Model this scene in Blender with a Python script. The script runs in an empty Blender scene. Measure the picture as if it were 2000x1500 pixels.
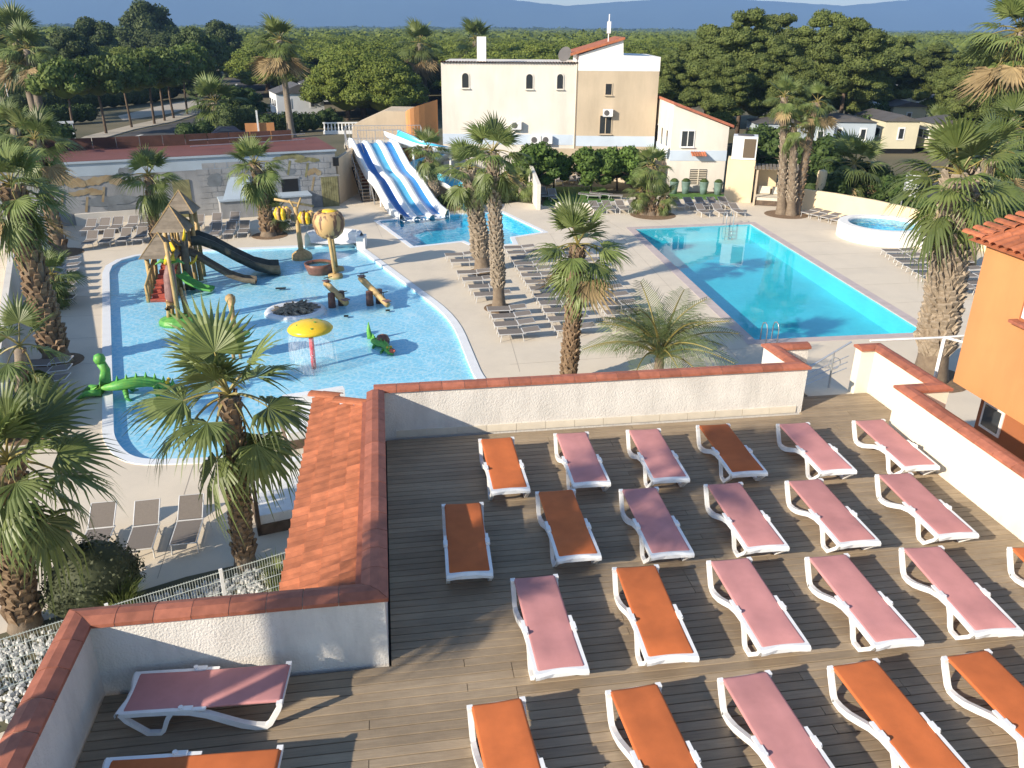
import bpy, math, random
import numpy as np
from mathutils import Matrix, Vector
from mathutils.geometry import tessellate_polygon
random.seed(7); RNG = np.random.default_rng(7)
S = bpy.context.scene; COL = S.collection
# ---------------- camera, sky, sun, exposure
cd = bpy.data.cameras.new('camera'); cam = bpy.data.objects.new('camera', cd); COL.objects.link(cam)
cd.sensor_width = 36; cd.lens = 28.440; cd.clip_start = .2; cd.clip_end = 20000
cam.matrix_world = Matrix([[0.98858, 0.05447, -0.14049, 0.0], [-0.15053, 0.39949, -0.9043, 0.0], [0.00686, 0.91512, 0.40313, 7.5]] + [[0, 0, 0, 1]])
S.camera = cam
SUN_AZ, SUN_EL = math.radians(61), math.radians(24.5)      # azimuth the light travels to, from +Y towards +X
W = bpy.data.worlds.new('World'); S.world = W; W.use_nodes = True
wn = W.node_tree.nodes; wl = W.node_tree.links
sky = wn.new('ShaderNodeTexSky'); sky.sky_type = 'NISHITA'; sky.sun_disc = False
sky.sun_elevation = SUN_EL; sky.sun_rotation = SUN_AZ + math.pi; sky.air_density = 1.0; sky.dust_density = .35; sky.ozone_density = 2.2
wl.new(sky.outputs[0], wn['Background'].inputs[0]); wn['Background'].inputs[1].default_value = .125
ld = bpy.data.lights.new('sun', 'SUN'); ld.energy = 5.0; ld.angle = math.radians(.6); ld.color = (1, .88, .71)
sun = bpy.data.objects.new('sun', ld); COL.objects.link(sun)
sdir = Vector((math.sin(SUN_AZ)*math.cos(SUN_EL), math.cos(SUN_AZ)*math.cos(SUN_EL), -math.sin(SUN_EL)))
sun.rotation_euler = sdir.to_track_quat('-Z', 'Y').to_euler(); sun.location = (-40, -20, 40)
S.view_settings.view_transform = 'Standard'; S.view_settings.look = 'None'
S.view_settings.exposure = .7; S.view_settings.gamma = 1; S.view_settings.use_curve_mapping = False
S.cycles.use_denoising = True; S.cycles.max_bounces = 6; S.cycles.transparent_max_bounces = 12
S.cycles.caustics_reflective = False; S.cycles.caustics_refractive = False
GZ = -4.5                                                   # level of the pool deck; the terrace deck is z = 0
# ---------------- mesh and object helpers
class MB:
    def __init__(s): s.v = []; s.f = []; s.m = []; s.cur = 0
    def add(s, vs, fs):
        o = len(s.v); s.v += [tuple(p) for p in vs]; s.f += [tuple(i+o for i in f) for f in fs]; s.m += [s.cur]*len(fs); return s
    def box(s, c, d, rz=0, tx=0, ty=0):
        x, y, z = d[0]/2, d[1]/2, d[2]/2
        R = Matrix.Rotation(rz, 3, 'Z') @ Matrix.Rotation(ty, 3, 'Y') @ Matrix.Rotation(tx, 3, 'X')
        vs = [Vector(c) + R @ Vector((a*x, b*y, e*z)) for e in (-1, 1) for a, b in ((-1, -1), (1, -1), (1, 1), (-1, 1))]
        return s.add(vs, [(3, 2, 1, 0), (4, 5, 6, 7), (0, 1, 5, 4), (1, 2, 6, 5), (2, 3, 7, 6), (3, 0, 4, 7)])
    def tube(s, pts, r, n=6, cap=True, flat=1.0):
        pts = [Vector(p) for p in pts]; k = len(pts)
        rs = r if isinstance(r, (list, tuple)) else [r]*k
        vs = []
        for i, p in enumerate(pts):
            t = (pts[min(i+1, k-1)] - pts[max(i-1, 0)]).normalized()
            a = Vector((0, 0, 1)) if abs(t.z) < .9 else Vector((1, 0, 0))
            u = t.cross(a).normalized(); w = u.cross(t)
            vs += [p + (u*math.cos(2*math.pi*j/n) + w*math.sin(2*math.pi*j/n)*flat)*rs[i] for j in range(n)]
        fs = [(i*n+j, i*n+(j+1) % n, (i+1)*n+(j+1) % n, (i+1)*n+j) for i in range(k-1) for j in range(n)]
        if cap: fs += [tuple(range(n-1, -1, -1)), tuple((k-1)*n+j for j in range(n))]
        return s.add(vs, fs)
    def lathe(s, prof, n=16, c=(0, 0, 0), sx=1, sy=1):
        vs = [(c[0]+r*sx*math.cos(2*math.pi*j/n), c[1]+r*sy*math.sin(2*math.pi*j/n), c[2]+z) for r, z in prof for j in range(n)]
        k = len(prof)
        fs = [(i*n+j, i*n+(j+1) % n, (i+1)*n+(j+1) % n, (i+1)*n+j) for i in range(k-1) for j in range(n)]
        fs += [tuple(range(n-1, -1, -1)), tuple((k-1)*n+j for j in range(n))]
        return s.add(vs, fs)
    def prism(s, poly, z0, z1):
        n = len(poly)
        if sum(poly[i][0]*poly[(i+1) % n][1]-poly[(i+1) % n][0]*poly[i][1] for i in range(n)) < 0: poly = poly[::-1]
        vs = [(x, y, z0) for x, y in poly] + [(x, y, z1) for x, y in poly]
        return s.add(vs, [tuple(range(n-1, -1, -1)), tuple(range(n, 2*n))] + [(i, (i+1) % n, n+(i+1) % n, n+i) for i in range(n)])
    def extr(s, prof, p0, p1, ax):        # profile (a, z) swept from p0 to p1; a along the horizontal axis ax
        n = len(prof); A = Vector(ax)
        vs = [Vector(p) + A*a + Vector((0, 0, z)) for p in (p0, p1) for a, z in prof]
        return s.add(vs, [tuple(range(n-1, -1, -1)), tuple(range(n, 2*n))] + [(i, (i+1) % n, n+(i+1) % n, n+i) for i in range(n)])
    def stroke(s, path, w, x0, x1):       # a bent bar in the YZ plane, w wide, between x0 and x1
        P = [Vector((0, a, b)) for a, b in path]; k = len(P); L = []; Rr = []
        ws = w if isinstance(w, (list, tuple)) else [w]*k
        for i in range(k):
            t = (P[min(i+1, k-1)] - P[max(i-1, 0)]).normalized(); nrm = Vector((0, -t.z, t.y))
            L.append(P[i]+nrm*ws[i]/2); Rr.append(P[i]-nrm*ws[i]/2)
        vs = [(x, p.y, p.z) for x in (x0, x1) for p in L+Rr]; m = 2*k
        fs = []
        for i in range(k-1):
            fs += [(i, i+1, k+i+1, k+i), (m+k+i, m+k+i+1, m+i+1, m+i), (i+1, i, m+i, m+i+1), (k+i, k+i+1, m+k+i+1, m+k+i)]
        fs += [(0, k, m+k, m), (k-1, m+k-1, m+2*k-1, 2*k-1)]
        return s.add(vs, fs)
    def sheet(s, rows):                   # grid of points
        n = len(rows[0]); vs = [p for r in rows for p in r]
        return s.add(vs, [(i*n+j, i*n+j+1, (i+1)*n+j+1, (i+1)*n+j) for i in range(len(rows)-1) for j in range(n-1)])
    def tri(s, polys, z):                 # flat sheet with holes
        polys = [[Vector((x, y, 0)) for x, y in p] for p in polys]
        flat = [p for q in polys for p in q]; fs = []
        for t in tessellate_polygon(polys):
            a, b, c = (flat[i] for i in t)
            fs.append(tuple(t) if (b-a).cross(c-a).z > 0 else tuple(reversed(t)))
        return s.add([(p.x, p.y, z) for p in flat], fs)
    def mesh(s, name, mats, smooth=False):
        me = bpy.data.meshes.new(name); me.from_pydata(s.v, [], s.f)
        for m in (mats if isinstance(mats, (list, tuple)) else [mats]): me.materials.append(m)
        if any(s.m): me.polygons.foreach_set('material_index', s.m)
        if smooth: me.polygons.foreach_set('use_smooth', [True]*len(s.f))
        me.update(); return me
def tag(o, label=None, cat=None, group=None, kind=None):
    if label: o['label'] = label
    if cat: o['category'] = cat
    if group: o['group'] = group
    if kind: o['kind'] = kind
    return o
def put(name, me, parent=None, loc=(0, 0, 0), rz=0, sc=None, **k):
    o = bpy.data.objects.new(name, me); COL.objects.link(o); o.location = loc; o.rotation_euler = (0, 0, rz) if not isinstance(rz, tuple) else rz
    if sc: o.scale = sc if isinstance(sc, tuple) else (sc,)*3
    if parent: o.parent = parent
    return tag(o, **k)
def root(name, loc, rz=0, label=None, cat=None, group=None, sc=None): return put(name, None, None, loc, rz, sc, label=label, cat=cat, group=group)
def part(name, mb, mat, parent=None, smooth=False, **k): return put(name, mb.mesh(name, mat, smooth), parent, **k)
def copy_tree(o, parent=None):
    c = o.copy(); COL.objects.link(c)
    if parent: c.parent = parent
    for ch in o.children: copy_tree(ch, c)
    return c
def lerp(a, b, t): return tuple(x+(y-x)*t for x, y in zip(a, b))
# ---------------- materials
def M(name, col, rough=.65, var=.12, scale=4, bump=0, bscale=60, rnd=0, col2=None, metal=0, stretch=None, spec=.4, world=False, thr=None, trans=0, stain=0, sst=(1, 1, 1), ssc=.6):
    m = bpy.data.materials.new(name); m.use_nodes = True; N = m.node_tree.nodes; L = m.node_tree.links
    b = N['Principled BSDF']; b.inputs['Roughness'].default_value = rough; b.inputs['Metallic'].default_value = metal
    b.inputs['Specular IOR Level'].default_value = spec
    tc = N.new('ShaderNodeTexCoord'); co = tc.outputs['Object']
    if world: co = N.new('ShaderNodeNewGeometry').outputs['Position']
    if stretch:
        mp = N.new('ShaderNodeMapping'); mp.inputs['Scale'].default_value = stretch; L.new(co, mp.inputs[0]); co = mp.outputs[0]
    nz = N.new('ShaderNodeTexNoise'); nz.inputs['Scale'].default_value = scale; nz.inputs['Detail'].default_value = 5; L.new(co, nz.inputs[0])
    if rnd:
        oi = N.new('ShaderNodeObjectInfo'); ad = N.new('ShaderNodeVectorMath'); ad.operation = 'ADD'; ml = N.new('ShaderNodeMath'); ml.operation = 'MULTIPLY'; ml.inputs[1].default_value = 37
        L.new(oi.outputs['Random'], ml.inputs[0]); L.new(co, ad.inputs[0]); L.new(ml.outputs[0], ad.inputs[1]); L.new(ad.outputs[0], nz.inputs[0])
    rp = N.new('ShaderNodeValToRGB'); e = rp.color_ramp.elements
    e[0].position, e[1].position = thr or (.3, .7)
    c2 = col2 or tuple(min(1, c*(1+var)) for c in col)
    e[0].color = (*[c*(1-var) for c in col], 1) if not col2 else (*col, 1); e[1].color = (*c2, 1)
    L.new(nz.outputs[0], rp.inputs[0]); out = rp.outputs[0]
    if rnd:
        hs = N.new('ShaderNodeHueSaturation'); mr = N.new('ShaderNodeMapRange'); mr.inputs[3].default_value = 1-rnd; mr.inputs[4].default_value = 1+rnd
        L.new(oi.outputs['Random'], mr.inputs[0]); L.new(mr.outputs[0], hs.inputs['Value']); L.new(out, hs.inputs['Color']); out = hs.outputs[0]
    if stain:                              # dirt and weathering with a shape of its own
        g = N.new('ShaderNodeNewGeometry'); mp2 = N.new('ShaderNodeMapping'); mp2.inputs['Scale'].default_value = sst; L.new(g.outputs['Position'], mp2.inputs[0])
        n3 = N.new('ShaderNodeTexNoise'); n3.inputs['Scale'].default_value = ssc; n3.inputs['Detail'].default_value = 8; n3.inputs['Roughness'].default_value = .65; L.new(mp2.outputs[0], n3.inputs[0])
        mr3 = N.new('ShaderNodeMapRange'); mr3.inputs[1].default_value = .42; mr3.inputs[2].default_value = .72; mr3.inputs[3].default_value = 1; mr3.inputs[4].default_value = 1-stain; L.new(n3.outputs[0], mr3.inputs[0])
        mm = N.new('ShaderNodeVectorMath'); mm.operation = 'SCALE'; L.new(out, mm.inputs[0]); L.new(mr3.outputs[0], mm.inputs['Scale']); out = mm.outputs[0]
    L.new(out, b.inputs['Base Color'])
    if bump:
        n2 = N.new('ShaderNodeTexNoise'); n2.inputs['Scale'].default_value = bscale; n2.inputs['Detail'].default_value = 3; L.new(co, n2.inputs[0])
        bp = N.new('ShaderNodeBump'); bp.inputs['Strength'].default_value = bump; bp.inputs['Distance'].default_value = .02
        L.new(n2.outputs[0], bp.inputs['Height']); L.new(bp.outputs[0], b.inputs['Normal'])
    if trans:
        tr = N.new('ShaderNodeBsdfTranslucent'); L.new(out, tr.inputs[0]); mx = N.new('ShaderNodeMixShader'); mx.inputs[0].default_value = trans
        L.new(b.outputs[0], mx.inputs[1]); L.new(tr.outputs[0], mx.inputs[2]); L.new(mx.outputs[0], N['Material Output'].inputs[0])
    return m
def water(name, tint, tint2, scale, bump, lo, hi, rough=.03):
    # tinted clear water: caustic ripple light is painted into the tint as a brighter net
    m = bpy.data.materials.new(name); m.use_nodes = True; N = m.node_tree.nodes; L = m.node_tree.links; N.remove(N['Principled BSDF'])
    co = N.new('ShaderNodeNewGeometry').outputs['Position']
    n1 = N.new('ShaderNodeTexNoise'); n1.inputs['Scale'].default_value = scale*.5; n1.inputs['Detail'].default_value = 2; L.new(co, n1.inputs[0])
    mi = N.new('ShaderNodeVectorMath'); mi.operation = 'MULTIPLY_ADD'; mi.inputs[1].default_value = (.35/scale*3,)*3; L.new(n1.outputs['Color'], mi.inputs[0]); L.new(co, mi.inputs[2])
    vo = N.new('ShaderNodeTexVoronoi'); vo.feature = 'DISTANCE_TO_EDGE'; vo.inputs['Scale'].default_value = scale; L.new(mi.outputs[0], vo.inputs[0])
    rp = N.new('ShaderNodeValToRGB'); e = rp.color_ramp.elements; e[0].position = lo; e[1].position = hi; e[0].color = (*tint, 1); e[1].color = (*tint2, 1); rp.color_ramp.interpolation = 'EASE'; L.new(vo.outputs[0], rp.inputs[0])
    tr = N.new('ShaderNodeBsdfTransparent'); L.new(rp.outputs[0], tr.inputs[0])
    gl = N.new('ShaderNodeBsdfGlossy'); gl.inputs['Roughness'].default_value = rough
    n2 = N.new('ShaderNodeTexNoise'); n2.inputs['Scale'].default_value = scale*.9; n2.inputs['Detail'].default_value = 3; L.new(co, n2.inputs[0])
    bp = N.new('ShaderNodeBump'); bp.inputs['Strength'].default_value = bump; bp.inputs['Distance'].default_value = .05; L.new(n2.outputs[0], bp.inputs['Height']); L.new(bp.outputs[0], gl.inputs['Normal'])
    lw = N.new('ShaderNodeLayerWeight'); L.new(bp.outputs[0], lw.inputs['Normal']); pw = N.new('ShaderNodeMath'); pw.operation = 'POWER'; pw.inputs[1].default_value = 5; L.new(lw.outputs['Facing'], pw.inputs[0])
    fr = N.new('ShaderNodeMath'); fr.operation = 'MULTIPLY_ADD'; fr.inputs[1].default_value = .9; fr.inputs[2].default_value = .02; L.new(pw.outputs[0], fr.inputs[0])
    mx = N.new('ShaderNodeMixShader'); L.new(fr.outputs[0], mx.inputs[0]); L.new(tr.outputs[0], mx.inputs[1]); L.new(gl.outputs[0], mx.inputs[2])
    L.new(mx.outputs[0], N['Material Output'].inputs[0]); return m
m_white = M('white_resin', (.8, .8, .79), .4, .03, 6, stain=.12, ssc=4); m_wpaint = M('white_paint', (.78, .77, .74), .7, .05, 2, .2, 120)
m_orange = M('orange_sling', (.53, .14, .04), .85, .1, 2.5, .15, 300, .12, stain=.14, ssc=3); m_pink = M('pink_sling', (.53, .24, .23), .85, .08, 2.5, .15, 300, .1, stain=.12, ssc=3)
m_plank = M('weathered_plank', (.28, .215, .145), .8, .3, 3, .3, 14, .15, stain=.25, ssc=.9, stretch=(.8, 14, 14), col2=(.36, .28, .19))
m_gap = M('dark_joist', (.03, .025, .02)); m_stucco = M('white_stucco', (.70, .67, .62), .85, .06, 1.2, .7, 34, world=True, stain=.22, sst=(2, 2, .5), ssc=1.2)
m_cream = M('cream_stucco', (.78, .72, .59), .85, .04, 1.5, .3, 50, world=True, stain=.15, sst=(2, 2, .5), ssc=1.2)
m_coping = M('terracotta_coping', (.36, .125, .075), .6, .16, 8, .1, 90, .16, stain=.25, ssc=2.5); m_mortar = M('mortar', (.46, .36, .26), .9, .1, 20)
m_tile = M('terracotta_roof_tile', (.42, .14, .065), .75, .2, 6, .2, 70, .2, stain=.3, ssc=1.8); m_skirt = M('cream_skirting_tile', (.66, .6, .49), .6, .06, 5, rnd=.05)
m_steel = M('galvanised_steel', (.5, .52, .54), .35, .08, 8, metal=.7); m_whitemetal = M('white_metal', (.75, .75, .75), .4, .03, 4)
m_dark = M('dark_opening', (.012, .013, .015), .3); m_glass = M('window_glass', (.03, .035, .04), .06, .1, 2, spec=.8)
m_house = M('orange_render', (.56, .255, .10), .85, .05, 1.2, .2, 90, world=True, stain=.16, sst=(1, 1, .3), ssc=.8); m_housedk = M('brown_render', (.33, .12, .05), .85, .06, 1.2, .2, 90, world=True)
# ================ the terrace: planked deck, parapets with tile copings, tiled lean-to roof
deck = MB(); deck.prism([(-3.6, 1), (10.1, 1), (10.1, 13.1), (10.8, 13.1), (10.8, 15.6), (-.3, 14.6), (-.3, 8.3), (-3.6, 8.3)], -.30, -.07)
deck = part('terrace_deck', deck, m_gap, kind='structure')
PW = .142; rows = int((15.3-3.2)/PW); pm = {}
def plank_mesh(L):
    L = round(L, 1)
    if L not in pm:
        b = MB(); h = PW/2-.006; b.extr([(-h, -.035), (h, -.035), (h, -.005), (h-.005, 0), (-h+.005, 0), (-h, -.005)], (-L/2+.004, 0, 0), (L/2-.004, 0, 0), (0, 1, 0)); pm[L] = b.mesh('plank', m_plank)
    return pm[L], L
for r in range(rows):
    y = 3.2+PW*(r+.5)
    x0, x1 = (-3.74, 9.8) if y < 8.2 else ((-.27, 9.8) if y < 13.1 else ((-.27, 10.5) if y < 14.45 else (8.5, 10.5)))
    x = x0; first = random.choice((3.2, 4.4, 5.0, 5.8))
    while x < x1-.05:
        L = min(first if x == x0 else random.choice((4.8, 5.4)), x1-x)
        if x1-x-L < .9: L = x1-x
        me, L2 = plank_mesh(L); put('plank', me, deck, (x+L/2, y, random.uniform(-.002, .002)), sc=(L/L2, 1, 1)); x += L
# coping tile: low ridge, 0.34 across, laid along a wall
CW, CL = .34, .44
def coping_mesh(L, m0=0, m1=0):           # mitred ends: extra length on the +a side
    b = MB(); pr = [(-CW/2, -.05), (CW/2, -.05), (CW/2, 0), (.055, .05), (-.055, .05), (-CW/2, 0)]; n = 6
    vs = [(-L/2+.005+m0*a, a, z) for a, z in pr] + [(L/2-.005+m1*a, a, z) for a, z in pr]
    b.add(vs, [tuple(range(n)), tuple(range(2*n-1, n-1, -1))] + [(i, n+i, n+(i+1) % n, (i+1) % n) for i in range(n)])
    return b.mesh('coping_tile', m_coping)
cop = coping_mesh(CL)
WH = 1.0                                   # wall height below the coping
def parapet(label, pts, mat, z0=-.3, ends=(0, 0), th=.24, skirt=None, h=WH):
    # wall along a polyline of two or more points; tiles are parts
    r = root('parapet_wall', (pts[0][0], pts[0][1], 0), 0, label, 'wall', 'terrace parapets')
    ox, oy = pts[0]; P = [Vector((x-ox, y-oy)) for x, y in pts]; k = len(P)
    nr = []; mit = []
    for i in range(k):
        d0 = (P[i]-P[i-1]).normalized() if i else None; d1 = (P[i+1]-P[i]).normalized() if i < k-1 else None
        if d0 is None: n = Vector((-d1.y, d1.x)); mit.append(0); nr.append(n)
        elif d1 is None: n = Vector((-d0.y, d0.x)); mit.append(0); nr.append(n)
        else:
            a = -d0.angle_signed(d1); n0 = Vector((-d0.y, d0.x)); n1 = Vector((-d1.y, d1.x)); b = (n0+n1).normalized(); nr.append(b/max(.3, b.dot(n0))); mit.append(math.tan(a/2))
    out = [p+n*th/2 for p, n in zip(P, nr)]; inn = [p-n*th/2 for p, n in zip(P, nr)]
    w = MB(); vs = [(p.x, p.y, z) for z in (z0, h) for p in out+inn[::-1]]; n = 2*k
    w.add(vs, [(i, (i+1) % n, n+(i+1) % n, n+i) for i in range(n)]); w.add(vs[n:], [tuple(range(n))] if k == 2 else [(i, i+1, n-2-i, n-1-i) for i in range(k-1)])
    part('wall', w, mat, r)
    jm = MB()
    for i in range(k-1):
        d = P[i+1]-P[i]; L = d.length; u = d/L; ang = math.atan2(d.y, d.x)
        a = -.04 if i == 0 and not ends[0] else 0; e = L+(.04 if i == k-2 and not ends[1] else 0)
        cnt = max(1, round((e-a)/CL)); l = (e-a)/cnt
        for j in range(cnt):
            m0 = mit[i] if j == 0 else 0; m1 = -mit[i+1] if j == cnt-1 else 0
            me = coping_mesh(l, m0, m1) if (m0 or m1) else cop; c = P[i]+u*(a+l*(j+.5))
            put('coping_tile', me, r, (c.x, c.y, h+.052+random.uniform(-.002, .002)), ang, (1 if (m0 or m1) else l/CL, 1, 1))
        jm.extr([(-CW/2+.01, -.045), (CW/2-.01, -.045), (CW/2-.01, -.004), (.055, .044), (-.055, .044), (-CW/2+.01, -.004)], (*(P[i]+u*(a+.02)), h+.05), (*(P[i]+u*(e-.02)), h+.05), (-u.y, u.x, 0))
        if skirt:
            t0 = .35 if i == 0 else 0; m = max(1, round((L-t0)/.62)); t = (L-t0)/m
            sb = MB().box((0, 0, .075), (t-.008, .02, .15)).mesh('skirting_tile', m_skirt)
            for j in range(m):
                c = P[i]+u*(t0+t*(j+.5))+Vector((u.y, -u.x))*(th/2+.0115)*skirt; put('skirting_tile', sb, r, (c.x, c.y, .004), ang)
    part('mortar_bed', jm, m_mortar, r)
    return r
parapet('long white stucco parapet with brick-red coping between terrace and pools', [(-.42, 14.64), (8.40, 14.64), (8.30, 15.75), (9.12, 15.75)], m_stucco, skirt=1)
parapet('white stucco parapet stepping round tiled lean-to roof and terrace corner', [(-.42, 14.42), (-.42, 8.36), (-3.88, 8.36), (-3.88, 2.2)], m_stucco, skirt=0)
parapet('bright cream parapet beside the gate with a jog towards orange house', [(10.22, 15.45), (10.66, 15.45), (10.66, 13.22), (9.92, 13.22), (9.92, 2.5)], m_cream)
# gate landing and the railing of the stair that leads down to the pools
ln = MB(); ln.box((9.68, 16.1, -.15), (1.08, 1.5, .2)); part('stair_landing', ln, m_skirt, kind='structure')


st = root('outdoor_stair', (9.68, 16.9, GZ), 0, 'pale concrete stair leading from terrace gate down to pools', 'stair')
for i in range(18):
    b = MB().box((0, .26*i+.1, 4.25-.24*(i+1)), (1.08, .3, .2)); part('step', b, m_skirt, st)
rl = root('stair_railing', (9.68, 15.75, 0), 0, 'thin grey steel railing with a round emblem in the terrace gate', 'railing')
b = MB(); b.tube([(-.52, 0, .42), (.52, 0, 1.06)], .022); part('handrail', b, m_steel, rl)
for k in range(3):
    b = MB(); b.tube([(-.52, 0, .02+.13*k), (.52, 0, .42+.15*k)], .012); part('bar', b, m_steel, rl)
b = MB(); b.tube([(.16, 0, -.05), (.14, 0, .85)], .022); part('post', b, m_steel, rl)
b = MB(); b.tube([(.2+.14*math.cos(t*math.pi/8), 0, .55+.14*math.sin(t*math.pi/8)) for t in range(17)], .014, cap=False); part('emblem', b, m_steel, rl)
# lean-to roof with low-rolled interlocking tiles
RX0, RX1, RY0, RY1, RZ0, RZ1 = -1.70, -.60, 8.60, 14.40, .54, .88
rf = root('lean_to_roof', ((RX0+RX1)/2, RY0, 0), 0, 'sloping orange clay tile roof against the terrace parapet', 'roof')
slope = math.atan2(RZ1-RZ0, RX1-RX0); SL = math.hypot(RX1-RX0, RZ1-RZ0); HX = (RX1-RX0)/2
b = MB(); b.extr([(-HX, RZ0-.16), (HX, RZ1-.16), (HX, RZ1-.07), (-HX, RZ0-.07)], (0, .05, 0), (0, RY1-RY0-.05, 0), (1, 0, 0)); part('roof_board', b, m_gap, rf)
nt, nr_ = 4, 22; tl = SL/nt; tw = (RY1-RY0)/nr_
b = MB(); prof = [(-.5, -.006), (-.42, 0), (-.2, .003), (.05, .008), (.2, .026), (.36, .042), (.46, .036), (.5, .004)]
top = [(x, a*tw*.91, z+(.022 if x < 0 else 0)) for x in (-tl*.56, tl*.52) for a, z in prof]; n = len(prof)
b.add(top, [(j, j+1, n+j+1, n+j) for j in range(n-1)]); b.add([(x, y, z-d) for d in (0, .025) for x, y, z in top[:n]], [(j+1, j, n+j, n+j+1) for j in range(n-1)])
b.add([(x, y, z-.022) for x, y, z in top], [(j+1, j, n+j, n+j+1) for j in range(n-1)])
b.add([top[n-1], top[2*n-1], (top[2*n-1][0], top[2*n-1][1], top[2*n-1][2]-.03), (top[n-1][0], top[n-1][1], top[n-1][2]-.03)], [(0, 1, 2, 3)])
tm = b.mesh('roof_tile', m_tile)
for i in range(nt):
    for j in range(nr_+(4, 3, 1, 0)[i]):
        t = (i+.5)/nt; put('roof_tile', tm, rf, (-HX+2*HX*t, tw*(j+.5)+random.uniform(-.008, .008), RZ0+(RZ1-RZ0)*t-.035+random.uniform(-.004, .004)), (0, -slope, random.uniform(-.02, .02)))
for j in range(4):
    b = MB(); b.sheet([[(.13*math.cos(a), y, .06*math.sin(a)) for a in np.linspace(0, math.pi, 7)] for y in (-.2, .2)])
    put('verge_tile', b.mesh('verge_tile', m_tile), rf, (-HX*.8+.27*j, tw*(nr_+(4.2, 3.2, 1.4, .3)[j]), RZ0+.05+.085*j), (0, 0, 1.2))
b = MB().box((HX-.03, (RY1-RY0)/2, RZ1-.01), (.09, RY1-RY0, .05)); part('flashing', b, m_coping, rf)
b = MB().prism([(-HX+.25, .3), (HX-.05, .3), (HX-.05, RY1-RY0-.3), (-HX+.25, RY1-RY0-.3)], GZ, RZ0-.17); part('shelter_wall', b, m_stucco, rf)
# ---------------- resin sun loungers
def lounger(mat):
    r = put('sun_lounger', None)
    side = [(.0, .34), (.30, .345), (.62, .345), (.82, .33), (1.02, .27), (1.22, .17), (1.40, .085), (1.56, .04), (1.70, .035)]
    for s in (-1, 1):
        b = MB(); x0, x1 = sorted((s*.29, s*.355))
        b.stroke(side, [.06, .06, .065, .075, .08, .085, .085, .08, .06], x0, x1)
        b.stroke([(1.68, .03), (1.74, .08), (1.86, .30), (1.89, .37)], [.055, .06, .06, .05], x0, x1)
        b.stroke([(.0, .345), (.06, .24), (.28, .025), (.43, .02), (.47, .06), (.53, .22), (.60, .34)], [.05, .055, .055, .05, .05, .055, .06], x0+.004, x1-.004)
        part('side_frame', b, m_white, r)
        b = MB(); b.box((s*.335, .78, .385), (.07, .15, .035)); b.tube([(s*.335, .72, .395), (s*.335, .72, .425)], .03, 8); b.box((s*.335, .86, .375), (.05, .3, .02)); part('armrest_bracket', b, m_white, r)
    b = MB(); b.sheet([[(x, y+(.03*math.cos(x*9)), z) for x in np.linspace(-.35, .35, 13)] for y, z in ((-.03, .30), (-.035, .345), (-.005, .375), (.06, .37))]); b.box((0, .0, .31), (.6, .03, .06)); part('foot_rail', b, m_white, r)
    b = MB(); b.box((0, 1.895, .37), (.60, .035, .05)); b.box((-.325, 1.88, .385), (.07, .07, .055)); b.box((.325, 1.88, .385), (.07, .07, .055)); part('head_rail', b, m_white, r)
    b = MB()
    pr = [(-.285, -.03), (-.305, -.02), (-.312, 0), (-.305, .016), (-.28, .021), (-.14, .017), (0, .015), (.14, .017), (.28, .021), (.305, .016), (.312, 0), (.305, -.02), (.285, -.03)]
    b.sheet([[(x, y, z+h) for x, h in pr] for y, z in ((.03, .345), (.05, .360), (.4, .36), (.78, .362), (.83, .368), (1.4, .386), (1.86, .40), (1.9, .39), (1.905, .36))]); part('sling', b, mat, r, True)
    return r
PROTO = {'orange': lounger(m_orange), 'pink': lounger(m_pink)}; used = set()
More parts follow.
